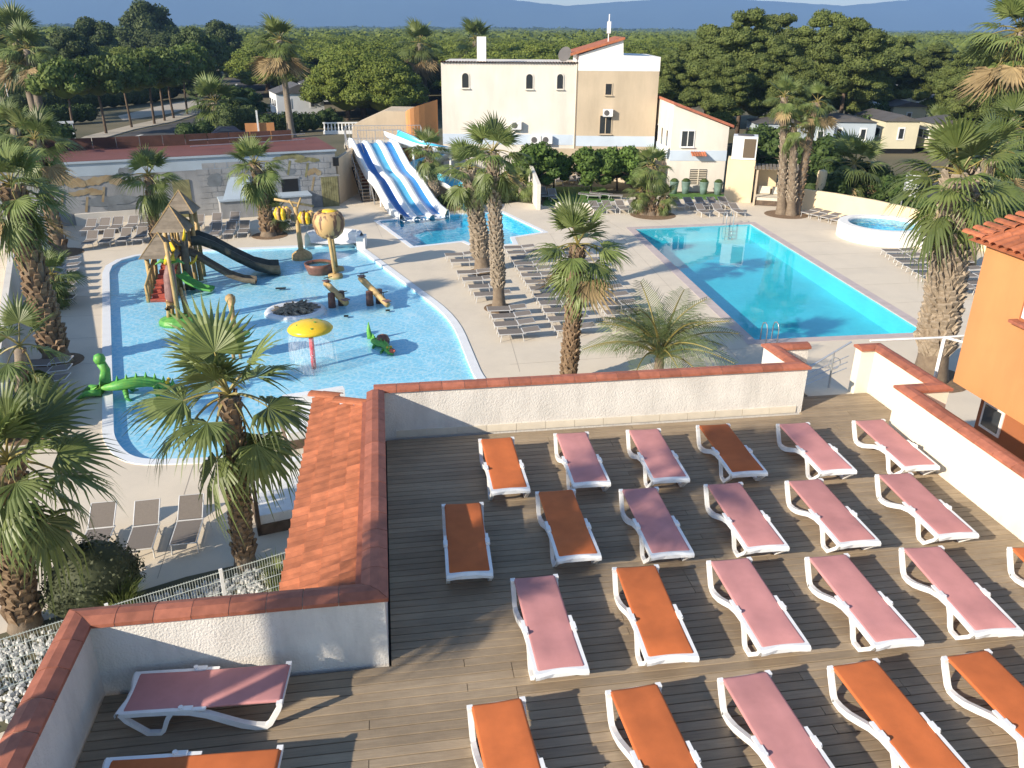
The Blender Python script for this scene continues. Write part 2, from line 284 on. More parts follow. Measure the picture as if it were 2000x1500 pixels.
LD = [('orange', (1.80, 13.47), (1.80, 11.68), 'orange sun lounger at the parapet, farthest row, nearest the shaded corner'),
 ('pink', (3.25, 13.49), (3.21, 11.71), 'pink sun lounger in farthest row, second from the shaded corner'),
 ('pink', (4.67, 13.44), (4.61, 11.67), 'pink sun lounger in farthest row, just left of the orange one'),
 ('orange', (6.09, 13.45), (6.05, 11.68), 'orange sun lounger in farthest row between two pink ones'),
 ('pink', (7.68, 13.29), (7.65, 11.55), 'pink sun lounger in farthest row in front of the terrace gate'),
 ('pink', (9.25, 13.22), (9.21, 11.44), 'pink sun lounger in farthest row touching the bright cream parapet'),
 ('orange', (0.95, 11.27), (0.88, 9.46), 'shaded dark orange sun lounger nearest the tiled roof'),
 ('orange', (2.53, 11.45), (2.52, 9.65), 'orange sun lounger in second row, half in palm shadow'),
 ('pink', (3.94, 11.33), (3.91, 9.61), 'pink sun lounger in second row, right of the orange ones'),
 ('pink', (5.42, 11.28), (5.39, 9.52), 'pink sun lounger in second row with dappled purple shadow'),
 ('pink', (6.85, 11.20), (6.84, 9.47), 'sunlit pink sun lounger in second row, second from cream parapet'),
 ('pink', (8.52, 11.18), (8.47, 9.41), 'pink sun lounger in second row beside the cream parapet'),
 ('pink', (1.77, 9.21), (1.79, 7.44), 'pink sun lounger in third row, first after the shaded corner'),
 ('orange', (3.26, 9.24), (3.20, 7.50), 'orange sun lounger in third row between two pink ones'),
 ('pink', (4.67, 9.21), (4.67, 7.47), 'pink sun lounger in third row, right of the orange one'),
 ('pink', (6.14, 9.09), (6.15, 7.32), 'pink sun lounger in third row, middle of three pink ones'),
 ('pink', (7.66, 9.09), (7.56, 7.33), 'pink sun lounger in third row, last pink one before the picture edge'),
 ('orange', (9.29, 8.86), (9.11, 7.16), 'orange sun lounger in third row cut off by the picture edge'),
 ('orange', (0.93, 6.99), None, 'orange sun lounger in nearest row, leftmost'),
 ('orange', (2.56, 6.98), None, 'vivid red-orange sun lounger in nearest row, second from left'),
 ('pink', (3.94, 6.98), None, 'only pink sun lounger in the nearest row'),
 ('orange', (5.35, 6.98), None, 'orange sun lounger in nearest row, right of the pink one'),
 ('orange', (6.84, 6.93), None, 'orange sun lounger in nearest row, rightmost'),
 ('pink', (-1.50, 7.66), (-3.44, 7.80), 'pink sun lounger lying crosswise in the walled corner'),
 ('orange', (-1.47, 6.38), (-3.32, 6.52), 'orange sun lounger lying crosswise, cut off at the bottom edge')]
for c, h, f, lab in LD:
    if f is None: d = Vector((.06, -1)).normalized()
    else: d = (Vector(f)-Vector(h)).normalized()
    o = PROTO[c] if c not in used else copy_tree(PROTO[c]); used.add(c)
    o.scale = (.95,)*3; o.location = (h[0]+d.x*1.8, h[1]+d.y*1.8, .002); o.rotation_euler = (0, 0, math.atan2(-d.y, -d.x)-math.pi/2)
    tag(o, lab, 'sun lounger', 'resin loungers on the terrace')
# ================ pools and pool deck
m_deck = M('beige_pool_deck', (.64, .56, .445), .85, .06, .35, .15, 90, col2=(.71, .625, .505), world=True, stain=.2, ssc=.35)
m_kerb = M('white_pool_kerb', (.72, .74, .76), .5, .04, 2); m_floor = M('pale_blue_pool_floor', (.50, .77, .89), .6, .06, .6, world=True)
m_floor2 = M('turquoise_pool_tile', (.17, .62, .70), .5, .08, .5, world=True); m_floor3 = M('azure_pool_tile', (.2, .6, .74), .5, .08, .8, world=True)
m_pinktile = M('pinkish_pool_border', (.5, .42, .40), .6, .08, 3, world=True)
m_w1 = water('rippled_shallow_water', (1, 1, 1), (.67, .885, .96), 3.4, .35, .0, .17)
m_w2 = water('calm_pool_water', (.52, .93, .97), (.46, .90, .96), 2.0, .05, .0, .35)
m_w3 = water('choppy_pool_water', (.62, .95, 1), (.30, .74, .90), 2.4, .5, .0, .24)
def rounded(pts, rad, n=5):
    out = []; k = len(pts)
    for i in range(k):
        p = Vector(pts[i]); a = Vector(pts[i-1])-p; b = Vector(pts[(i+1) % k])-p; r = rad[i] if isinstance(rad, (list, tuple)) else rad
        if r <= 0: out.append(tuple(p)); continue
        r = min(r, a.length*.45, b.length*.45); a = p+a.normalized()*r; b = p+b.normalized()*r
        for j in range(n+1):
            t = j/n; q = a*(1-t)**2+p*2*t*(1-t)+b*t*t; out.append(tuple(q))
    return out
def grow(poly, d):
    k = len(poly); A = sum(poly[i][0]*poly[(i+1) % k][1]-poly[(i+1) % k][0]*poly[i][1] for i in range(k)); s = 1 if A > 0 else -1; out = []
    for i in range(k):
        p = Vector(poly[i]); u = (p-Vector(poly[i-1])); v = (Vector(poly[(i+1) % k])-p)
        if u.length < 1e-6 or v.length < 1e-6: out.append(tuple(p)); continue
        u.normalize(); v.normalize(); n = (Vector((u.y, -u.x))+Vector((v.y, -v.x))).normalized()*s; c = max(.4, n.dot(Vector((u.y, -u.x))*s)); out.append(tuple(p+n*d/c))
    return out
KID = rounded([(-8.92, 24.26), (-15.81, 48.03), (-2.14, 48.72), (2.55, 34.67), (2.86, 27.82), (3.2, 26.2), (-2.37, 25.14), (-4.46, 23.92), (-5.09, 22.62), (-7.94, 22.79)], [1.6, 4.0, 0, 2.5, 1.2, .5, 1, 1, 1, 1.2])
BIG = [(15.05, 30.1), (22.85, 30.0), (24.14, 51.2), (15.95, 50.75)]
SLD = [(-0.61, 55.04), (1.43, 47.90), (4.54, 48.92), (5.20, 47.43), (7.42, 47.79), (7.49, 49.50), (9.79, 50.61), (7.96, 57.02), (3.26, 56.38)]
def basin(name, poly, depth, rim, rim_mat, floor_mat, water_mat, wlev, rim_up=.0):
    outer = grow(poly, rim); k = len(poly)
    b = MB(); b.tri([outer, poly], GZ+.012+rim_up)
    b.add([(x, y, GZ+.012+rim_up) for x, y in poly]+[(x, y, GZ-.04) for x, y in poly], [(i, (i+1) % k, k+(i+1) % k, k+i) for i in range(k)])
    b.add([(x, y, GZ+.012+rim_up) for x, y in outer]+[(x, y, GZ-.1) for x, y in outer], [(i, (i+1) % k, k+(i+1) % k, k+i) for i in range(k)])
    part(name+'_kerb', b, rim_mat, kind='structure')
    b = MB(); b.tri([poly], GZ-depth); b.add([(x, y, GZ-.04) for x, y in poly]+[(x, y, GZ-depth) for x, y in poly], [(i, (i+1) % k, k+(i+1) % k, k+i) for i in range(k)]); part(name+'_floor', b, floor_mat, kind='structure')
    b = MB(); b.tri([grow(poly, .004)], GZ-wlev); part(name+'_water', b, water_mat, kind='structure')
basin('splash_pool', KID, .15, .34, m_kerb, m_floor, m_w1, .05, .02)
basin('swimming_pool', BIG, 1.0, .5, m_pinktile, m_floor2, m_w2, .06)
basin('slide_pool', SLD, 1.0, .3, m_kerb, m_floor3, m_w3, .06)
# paved deck round the pools, with holes; outside it the natural ground
DECK = [(-40, 1), (60, 1), (44, 24), (35.40, 41.36), (35.33, 47.20), (33.04, 52.14), (30.42, 56.00), (26.89, 58.94), (26.66, 61.90), (15.75, 61.04), (11.40, 59.18), (9.66, 60.35), (8.62, 59.89), (4.37, 61.56), (-2.62, 66.58), (-13.00, 61.11), (-20.87, 58.60), (-40, 54)]
holes = [grow(KID, .33), grow(BIG, .49), grow(SLD, .29)]
b = MB(); b.tri([DECK]+holes, GZ); part('pool_pavement', b, m_deck, kind='structure')
m_earth = M('dry_earth', (.075, .075, .04), .95, .2, .12, .2, 30, col2=(.17, .145, .09), world=True)
b = MB(); b.tri([[(-9000, -300), (9000, -300), (9000, 14000), (-9000, 14000)], grow(DECK, -.05)], GZ-.02); part('ground', b, m_earth, kind='structure')
# flagstone joints in the deck: shallow saw cuts
b = MB(); m_joint = M('saw_cut_joint', (.36, .31, .25), .9, .1, 5)
for k in range(9): b.box((9.4, 26+3.0*k, GZ+.003), (10.2-.16*k, .014, .002), .04)
for k in range(5): b.box((5.2+2.2*k, 39, GZ+.003), (.014, 22, .002), -.05)
for k in range(10): b.box((-13.4-.58*k, 22+3*k, GZ+.003), (7.5, .014, .002), .02)
for k in range(8): b.box((27+.1*k, 28+3*k, GZ+.003), (6.5, .014, .002), .0)
for k in range(12): b.box((-10+3.1*k, 53.2, GZ+.003), (.014, 6, .002), .1)
for k in range(7): b.box((-9+3*k, 19.5, GZ+.003), (.014, 5.5, .002), .05)
part('pavement_joints', b, m_joint, kind='structure')
# ---------------- ladders, handrails, whirlpool
def ladder(x, y, rz, label):
    r = root('pool_ladder', (x, y, GZ), rz, label, 'ladder', 'pool ladders')
    for s in (-1, 1):
        b = MB(); b.tube([(s*.25, -.45, 0), (s*.25, -.45, .6), (s*.25, -.38, .8), (s*.25, -.2, .86), (s*.25, -.02, .78), (s*.25, .06, .6), (s*.25, .08, -1.0)], .025, 8); part('rail', b, m_steel, r, True)
    for k in range(3): b = MB().box((0, .08, -.25-.25*k), (.5, .08, .03)); part('rung', b, m_steel, r)
ladder(*(15.53, 30.03), 0, 'steel ladder at near edge of the large turquoise pool')
ladder(*(22.54, 50.99), math.pi, 'steel ladder at far edge of the large turquoise pool')
jx, jy = (30.91, 46.62); JR = 2.75
r = root('whirlpool', (jx, jy, GZ), 0, 'round raised white whirlpool tub with blue water', 'whirlpool')
b = MB(); n = 40; prof = [(JR, 0), (JR, .82), (JR-.08, .9), (JR-.6, .9), (JR-.68, .82), (JR-.68, .42), (JR-1.2, .40), (JR-1.25, .1), (0.01, .1)]
b.lathe(prof, n); part('tub', b, m_wpaint, r, False)
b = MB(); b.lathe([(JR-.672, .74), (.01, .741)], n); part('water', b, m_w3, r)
b = MB(); b.lathe([(JR-1.26, .104), (.01, .105)], n); part('floor', b, m_floor3, r)
ss = MB()
for k in range(4): ss.box((1.35+.0*k, -2.35-.3*k, .41-.1*k), (1.25, .32, .82-.2*k))
part('steps', ss, m_wpaint, r)
for sx in (.8, 1.9):
    b = MB(); b.tube([(sx, -1.9, .85), (sx, -1.95, 1.6), (sx+.02, -2.1, 1.75), (sx+.02, -2.3, 1.7), (sx+.02, -3.3, .9), (sx+.02, -3.35, 0)], .028, 8); part('handrail', b, m_steel, r, True)
# ---------------- grey sling loungers
m_taupe = M('taupe_mesh_sling', (.19, .165, .145), .85, .06, 20, rnd=.12); m_alu = M('aluminium_frame', (.62, .62, .62), .4, .05, 5, metal=.3)
def deckchair(tilt, L=1.72):
    r = put('pool_lounger', None); t = math.radians(tilt); h = .33; s0 = L*.60
    b = MB()
    for s in (-.31, .31): b.tube([(s, 0, h), (s, s0+.1, h)], .02, 5)
    b.tube([(-.31, .01, h), (.31, .01, h)], .02, 5); b.tube([(-.33, s0, h+.03), (.33, s0, h+.03)], .022, 5); part('frame', b, m_alu, r)
    for s in (-.3, .3):
        for y, d in ((.12, -.06), (s0-.05, .08)): b = MB(); b.tube([(s, y, h), (s*1.04, y+d, .0)], .018, 5); part('leg', b, m_alu, r)
    b = MB().box((0, s0/2, h+.02), (.57, s0-.03, .018)); part('seat', b, m_taupe, r)
    q = L-s0; b = MB().box((0, s0+.03+q/2*math.cos(t), h+.045+q/2*math.sin(t)), (.57, q, .018), 0, t); o = part('backrest', b, m_taupe, r)
    b = MB()
    for s in (-.3, .3): b.tube([(s, s0+.03, h+.04), (s, s0+.03+q*math.cos(t), h+.04+q*math.sin(t))], .018, 5)
    b.tube([(-.3, s0+.03+q*math.cos(t), h+.04+q*math.sin(t)), (.3, s0+.03+q*math.cos(t), h+.04+q*math.sin(t))], .018, 5); part('rail', b, m_alu, o)
    return r
PD = {0: deckchair(5), 1: deckchair(22), 2: deckchair(33)}; usedp = set()
def chairs(a, b, n, rz, kind, lab, group, skip=()):
    for i in range(n):
        if i in skip: continue
        p = lerp(a, b, i/max(1, n-1)); o = PD[kind] if kind not in usedp else copy_tree(PD[kind]); usedp.add(kind)
        o.location = (p[0]+random.uniform(-.03, .03), p[1]+random.uniform(-.03, .03), GZ+.002); o.rotation_euler = (0, 0, rz+random.uniform(-.03, .03))
        w = '' if n == 1 else ', %s of its row' % ('first', 'second', 'third', 'fourth', 'fifth', 'sixth', 'seventh', 'eighth', 'ninth', 'tenth', 'eleventh', 'twelfth', 'thirteenth')[n-1-i]
        tag(o, lab+w, 'sun lounger', group)
R90 = math.pi/2
# rows between the splash pool and the big pool (lying along X, foot towards the splash pool)
gA = 'grey loungers between the pools'
chairs((4.25, 34.66), (4.30, 31.53), 4, -R90, 0, 'taupe lounger in the sunlit block of four before the double palms', gA)
chairs((3.40, 40.80), (3.89, 36.91), 4, -R90, 0, 'taupe lounger in the block of four left of double palms', gA)
chairs((3.07, 44.42), (3.22, 43.11), 2, -R90, 0, 'taupe lounger of the pair behind double palms', gA)
chairs((6.57, 45.57), (6.75, 31.76), 13, -R90, 0, 'taupe lounger in the long middle row right of double palms', gA)
chairs((9.56, 44.61), (9.39, 32.19), 11, -R90, 0, 'taupe lounger in the row along the big pool', gA)
gB = 'grey loungers by the whirlpool'
chairs((28.25, 42.26), (26.80, 34.99), 7, -R90-.12, 0, 'taupe lounger in the row below the whirlpool steps', gB)
chairs((30.65, 41.96), (28.43, 34.36), 7, -R90-.12, 0, 'taupe lounger in the row behind the thick palm', gB)
chairs((28.72, 52.66), (29.86, 49.34), 5, -R90+.5, 0, 'taupe lounger in the row along cream wall beside whirlpool', gB)
gC = 'grey loungers in front of the gabled annexe'
chairs((20.90, 55.84), (24.55, 55.77), 5, 0, 1, 'taupe lounger before the four planters, back row', gC)
chairs((21.85, 53.48), (24.41, 53.34), 3, 0, 1, 'taupe lounger before the four planters, front row', gC)
chairs((14.64, 55.36), (17.51, 55.36), 4, 0, 1, 'taupe lounger beside the clustered palm', gC)
gD = 'grey loungers by the mural wall'
chairs((-18.56, 52.97), (-15.42, 53.70), 5, 0, 2, 'dark lounger below the mural, back row', gD)
chairs((-17.38, 49.51), (-14.83, 50.17), 4, 0, 2, 'dark lounger below the mural, front row', gD)
chairs((-12.04, 53.43), (-9.94, 54.04), 3, 0, 2, 'dark lounger behind the dark play slide, back row', gD)
chairs((-10.55, 50.79), (-8.90, 51.25), 3, 0, 2, 'dark lounger behind the dark play slide, front row', gD)
chairs((-5.95, 52.68), (-4.85, 52.98), 2, 0, 2, 'dark lounger behind the pumpkin fountain', gD)
gE = 'grey loungers along the left side of the splash pool'
chairs((-16.34, 38.62), (-18.39, 45.96), 7, -R90, 0, 'taupe lounger left of splash pool, far row', gE)
chairs((-12.43, 25.28), (-13.88, 30.59), 7, -R90, 0, 'taupe lounger left of splash pool, near row', gE)
for p, w in (((-7.55, 17.54), 'leftmost, behind the round shrub'), ((-6.40, 17.50), 'middle one'), ((-5.41, 17.65), 'nearest the thick palm trunk')):
    chairs(p, p, 1, .06, 2, 'taupe reclining chair of three by the white fence, '+w, 'three reclining chairs by the fence')
gF = 'grey loungers on the lawn corner'
for k, (p, rz, kd) in enumerate([((12.96, 64.80), .3, 2), ((14.25, 66.99), -.2, 2), ((15.47, 67.33), .1, 2), ((16.52, 67.71), .1, 2), ((16.17, 64.44), .2, 2), ((16.24, 60.58), 1.3, 0), ((17.13, 60.88), 1.3, 0), ((17.81, 60.40), 1.3, 0), ((11.88, 60.68), 0, 2), ((12.49, 59.82), 0, 2)]):
    chairs(p, p, 1, rz, kd, ('dark lounger beside the low garden wall', 'grey lounger on the lawn under fig tree', 'grey lounger on the lawn, third from garden wall', 'grey lounger on the lawn before the white wall', 'grey lounger at the middle of the lawn', 'low flat lounger at lawn edge, leftmost', 'low flat lounger at lawn edge, middle', 'low flat lounger at lawn edge beside clustered palm', 'shaded lounger at the lawn corner nearest the pool', 'shaded lounger at lawn corner, right of another')[k], gF)
# ================ water play figures in the splash pool
WZ = GZ-.07
def pw(x, y): return (x, y, GZ-.31)
m_bamboo = M('painted_bamboo', (.40, .26, .10), .6, .3, 4, col2=(.52, .38, .18)); m_bark = M('painted_bark', (.09, .07, .05), .7, .3, 5, .3, 30, col2=(.16, .13, .09))
m_thatch = M('grey_plank_roof', (.2, .165, .125), .85, .2, 3, .3, 20, rnd=.15); m_red = M('red_steps', (.42, .09, .06), .6, .15, 4); m_grass = M('painted_green_base', (.06, .27, .06), .5, .3, 4, col2=(.16, .4, .08))
m_yel = M('glossy_yellow', (.75, .5, .03), .3, .06, 3); m_brown = M('glazed_brown', (.18, .085, .06), .4, .25, 5); m_slidegrey = M('dark_green_grey_slide', (.05, .055, .045), .45, .3, 4, .15, 20)
m_green = M('crocodile_green', (.06, .33, .08), .5, .25, 6, col2=(.18, .42, .07)); m_tan = M('giraffe_tan', (.48, .33, .15), .6, .3, 9, col2=(.3, .2, .09)); m_purple = M('mottled_brown', (.22, .13, .12), .6, .2, 6)
m_rock = M('light_rock', (.45, .42, .38), .9, .2, 3, .3, 20); m_drift = M('driftwood', (.24, .2, .15), .9, .35, 6, rnd=.3)
# play tower: three huts on bamboo posts, stair, two dark slides
tx, ty = (-11.00, 39.17); ang = -.03
r = root('play_tower', pw(tx, ty), ang, 'wooden play tower with three pointed roofs, red stair and dark slides', 'play tower')
def hut(cx, cy, z, w, h):
    rf_ = put('pointed_roof', None, r, (cx, cy, z))
    b = MB(); b.add([(-w, -w, 0), (w, -w, 0), (w, w, 0), (-w, w, 0)], [(3, 2, 1, 0)]); part('ceiling', b, m_thatch, rf_)
    for f in range(4):
        for k in range(7):
            t0, t1 = k/7, (k+1)/7+.02; a, c = w*(1-t0)+.02, max(.01, w*(1-t1)+.01)
            b = MB(); b.add([(-a, -a, h*t0), (a, -a, h*t0), (c, -c, h*t1-.0), (-c, -c, h*t1), (-a, -a-.02, h*t0-.02), (a, -a-.02, h*t0-.02)], [(0, 1, 2, 3), (4, 5, 1, 0), (4, 5, 2, 3)]); put('shingle_row', b.mesh('shingle_row', m_thatch), rf_, (0, 0, 0), f*math.pi/2)
        b = MB(); b.tube([(-w-.03, -w-.03, -.02), (0, 0, h+.04)], .026, 5); put('hip_pole', b.mesh('hip_pole', m_tan), rf_, (0, 0, 0), f*math.pi/2)
huts = [(-.05, 1.5, 2.1, .78, 1.05, 1.0), (.3, 2.9, 3.05, .82, 1.1, 1.8), (.55, 4.0, 3.7, .72, 1.0, 2.1)]
for cx, cy, z, w, h, pl in huts:
    hut(cx, cy, z, w, h)
    for sx in (-1, 1):
        for sy in (-1, 1):
            b = MB(); x, y = cx+sx*w*.72, cy+sy*w*.62; b.tube([(x+random.uniform(-.08, .08), y, 0), (x, y, z*.5), (x+random.uniform(-.05, .05), y, z+.05)], [.13, .105, .11], 7); part('post', b, m_bamboo, r, True)
    for k in range(5 if cy > 2 else 0):
        b = MB().box((cx-.58*w+k*.29*w, cy, pl), (.27*w, w*1.4, .06)); part('platform_board', b, m_thatch, r)
    for sx in (-1, 1):
        for k in range(5):
            if sx > 0 and k in (2, 3): continue
            b = MB(); y = cy-w*.7+k*w*.35; b.tube([(cx+sx*w*.72, y, pl-.5), (cx+sx*w*.72+random.uniform(-.08, .08), y+random.uniform(-.1, .15), pl+.75)], [.07, .06], 6); part('railing_pole', b, m_bamboo, r)
NSt = 10
for k in range(NSt): b = MB().box((-.05+.03*k, .1+.24*k, .1+.17*(k+1)), (.78, .27, .07)); part('stair_tread', b, m_red, r); b = MB().box((-.05+.03*k, -.01+.24*k, .02+.17*(k+1)), (.78, .03, .17)); part('stair_riser', b, m_red, r)
for sx in (-1, 1):
    b = MB(); b.tube([(-.05+sx*.5, 0, .1), (-.05+sx*.5, .05, .95), (.2+sx*.5, 2.3, 2.5)], .085, 6); part('stair_rail', b, m_bamboo, r, True)
    for k in range(3): b = MB(); b.tube([(-.05+sx*.5, .3+.7*k, 0), (sx*.5, .35+.7*k, 1.2+.45*k)], .07, 6); part('post', b, m_bamboo, r, True)
def chute(name, pts, w, d, mat):
    b = MB(); rows = []
    for i, p in enumerate(pts):
        t = Vector(pts[min(i+1, len(pts)-1)])-Vector(pts[max(i-1, 0)]); sd = Vector((t.y, -t.x, 0)).normalized()
        rows.append([Vector(p)+sd*a*w+Vector((0, 0, h*d)) for a, h in ((-1.08, -.1), (-1.1, 1), (-.95, 1.02), (-.85, .35), (-.5, .05), (0, 0), (.5, .05), (.85, .35), (.95, 1.02), (1.1, 1), (1.08, -.1), (.6, -.35), (-.6, -.35), (-1.08, -.1))])
    b.sheet(rows); return part(name, b, mat, r, True)
chute('wide_slide', [(.9, 3.6, 2.2), (1.3, 3.7, 2.2), (2.0, 3.85, 1.85), (2.9, 4.05, 1.2), (3.8, 4.25, .62), (4.5, 4.4, .38), (5.0, 4.5, .34)], .62, .4, m_slidegrey)
chute('narrow_slide', [(.8, 2.5, 1.9), (1.2, 2.5, 1.8), (1.9, 2.45, 1.3), (2.8, 2.4, .7), (3.5, 2.4, .42), (4.1, 2.4, .34)], .26, .22, m_bark)
chute('leaf_ramp', [(.7, 1.5, 1.1), (1.1, 1.35, .75), (1.7, 1.25, .42), (2.2, 1.2, .33)], .32, .1, m_green)
b = MB(); b.tube([(.95, 2.0, .0), (.9, 2.0, 1.6), (1.0, 2.05, 3.0)], [.26, .2, .17], 9); part('tree_trunk', b, m_bark, r, True)
for k in range(5): b = MB(); a = k*1.3; b.tube([(.95, 2.0, 1.4+.3*k), (.95+.4*math.cos(a), 2.0+.4*math.sin(a), 1.6+.35*k), (.95+.55*math.cos(a), 2.0+.55*math.sin(a), 1.9+.35*k)], [.09, .07, .03], 6); part('branch', b, m_bark if k % 2 else m_yel, r, True)
# bathing-rim figure on a green base: an elephant-like trunk column with bamboo legs
gx, gy = (-9.38, 35.89)
r = root('animal_post_figure', pw(gx, gy), 0, 'bamboo and grey pole figure on a round green base before the play tower', 'play figure')
b = MB(); b.lathe([(.85, 0), (.88, .25), (.8, .4), (.55, .5), (.2, .55), (.01, .56)], 14, (0, 0, 0), 1.05, .8); part('base', b, m_grass, r)
for k, (x, y, h) in enumerate([(-.45, -.1, 1.0), (-.35, .2, 1.2), (.05, -.35, 3.4), (.25, .25, 1.2), (.5, -.15, .95), (-.1, .3, 1.5)]):
    b = MB(); b.tube([(x, y, .3), (x*.8, y, .5+h*.6), (x*.65, y, .5+h)], [.1, .085, .09], 7); part('bamboo_pole', b, m_bamboo, r, True)
b = MB(); b.tube([(-.15, 0, .9), (-.2, 0, 1.4), (-.15, .05, 2.3), (-.05, .05, 2.9)], [.2, .27, .25, .15], 10); part('body', b, m_purple, r, True)
b = MB(); b.tube([(-.2, -.05, 2.9), (-.02, -.15, 3.2), (.15, -.1, 3.1), (.2, 0, 3.5), (.1, .1, 3.8)], [.1, .17, .15, .1, .05], 8); part('head', b, m_yel, r, True)
b = MB(); b.tube([(-.4, -.2, .9), (-.3, -.3, 1.2), (-.15, -.25, 1.15)], [.12, .14, .08], 8); part('bird', b, m_tan, r, True)
for s in (-1, 1): b = MB(); b.tube([(0, 0, 2.9), (s*.35, -.1, 3.05), (s*.6, -.15, 2.9)], [.06, .09, .02], 6); part('leaf', b, m_grass, r, True)
# ostrich
ox, oy = (-6.22, 31.14)
r = root('ostrich_figure', pw(ox, oy), .3, 'ostrich figure with brown body and long neck in the splash pool', 'play figure')
b = MB(); b.tube([(0, .55, 1.25), (0, .4, 1.2), (0, .1, 1.1), (0, -.25, 1.15), (0, -.42, 1.3)], [.05, .3, .42, .36, .1], 12); part('body', b, m_purple, r, True)
b = MB(); b.tube([(0, -.3, 1.3), (0, -.45, 1.7), (0, -.45, 2.2), (0, -.42, 2.65)], [.15, .1, .09, .12], 9); part('neck', b, m_tan, r, True)
b = MB(); b.tube([(0, -.3, 2.72), (0, -.42, 2.8), (0, -.58, 2.75), (0, -.75, 2.66), (0, -.85, 2.63)], [.1, .2, .17, .09, .03], 9); part('head', b, m_tan, r, True)
for s in (-1, 1):
    b = MB(); b.tube([(s*.12, 0, .95), (s*.13, .05, .5), (s*.13, -.02, 0)], [.12, .07, .07], 7); part('leg', b, m_tan, r, True)
    b = MB(); b.tube([(s*.3, -.2, 1.2), (s*.44, .15, 1.15), (s*.36, .55, 1.1)], [.1, .2, .04], 8, True, .6); part('wing', b, m_green, r, True)
# yellow mushroom fountain with its falling curtain of water
mx_, my_ = (-3.15, 29.80); r = root('mushroom_fountain', pw(mx_, my_), 0, 'yellow mushroom fountain on red and white post', 'fountain')
m_redw = M('red_white_post', (.7, .03, .05), .4, .1, 9, col2=(.8, .7, .68), thr=(.6, .63)); b = MB(); b.lathe([(.1, 0), (.085, 1.9)], 10); part('post', b, m_redw, r, True)
cap = MB(); cap.lathe([(.09, 1.72), (.5, 1.68), (.82, 1.72), (.86, 1.8), (.78, 1.9), (.5, 2.03), (.2, 2.1), (.01, 2.11)], 24); c_ = part('cap', cap, m_yel, r, True)
for a, q in ((.5, .45), (2.2, .6), (3.6, .5), (4.9, .6), (5.7, .25), (1.4, .25)):
    b = MB(); b.lathe([(.05, 0), (.05, .03)], 8, (q*math.cos(a), q*math.sin(a), 2.115-.22*q*q-.11*q)); part('nozzle', b, m_grass, c_)
m_veil = bpy.data.materials.new('falling_water'); m_veil.use_nodes = True; N = m_veil.node_tree.nodes; L = m_veil.node_tree.links
tr = N.new('ShaderNodeBsdfTransparent'); mixs = N.new('ShaderNodeMixShader'); N['Principled BSDF'].inputs['Base Color'].default_value = (.85, .9, .95, 1); N['Principled BSDF'].inputs['Roughness'].default_value = .2
wv = N.new('ShaderNodeTexNoise'); wv.inputs['Scale'].default_value = 14; mpv = N.new('ShaderNodeMapping'); mpv.inputs['Scale'].default_value = (3, 3, .3); tcv = N.new('ShaderNodeTexCoord'); L.new(tcv.outputs['Object'], mpv.inputs[0]); L.new(mpv.outputs[0], wv.inputs[0])
mrv = N.new('ShaderNodeMapRange'); mrv.inputs[1].default_value = .4; mrv.inputs[2].default_value = .75; mrv.inputs[3].default_value = .06; mrv.inputs[4].default_value = .34; L.new(wv.outputs[0], mrv.inputs[0])
L.new(mrv.outputs[0], mixs.inputs[0]); L.new(tr.outputs[0], mixs.inputs[1]); L.new(N['Principled BSDF'].outputs[0], mixs.inputs[2]); L.new(mixs.outputs[0], N['Material Output'].inputs[0])
b = MB(); n = 36; b.sheet([[((rr+.01*math.sin(a*9))*math.cos(a), (rr+.01*math.sin(a*9))*math.sin(a), z) for a in np.linspace(0, 2*math.pi, n)] for rr, z in ((.84, 1.7), (.88, 1.2), (.9, .6), (.92, .26))]); part('water_curtain', b, m_veil, r, True)
# seesaw logs
def seesaw(px, rz, tilt, label, L=2.4):
    r = root('log_seesaw', pw(*px), rz, label, 'seesaw', 'log seesaws')
    d = Vector((math.cos(tilt), 0, math.sin(tilt)))
    b = MB(); b.tube([Vector((0, 0, .8))+d*t for t in np.linspace(-L/2, L/2, 7)], [.15, .16, .15, .17, .16, .15, .14], 10); part('log', b, m_bamboo if tilt < 0 else m_purple, r, True)
    for s in (-1, 1):
        b = MB(); b.tube([(0, s*.26, 0), (0, s*.26, .85)], [.19, .16], 9); part('stump', b, m_brown, r, True)
        p = Vector((0, 0, .8))+d*s*L*.36; b = MB(); b.tube([p, p+Vector((0, 0, .42))], .02, 6); b.tube([p+Vector((0, -.22, .42)), p+Vector((0, .22, .42))], .022, 6); part('handle', b, m_dark, r)
        p = Vector((0, 0, .8))+d*s*L*.46; b = MB().box((p.x, p.y, p.z+.15), (.34, .3, .04)); part('seat', b, m_purple, r)
seesaw((-2.61, 37.44), -1.0, -.30, 'dark brown log seesaw beside the driftwood islet', 1.9); seesaw((-0.84, 37.52), -1.05, -.28, 'golden log seesaw nearest the splash pool edge', 2.6)
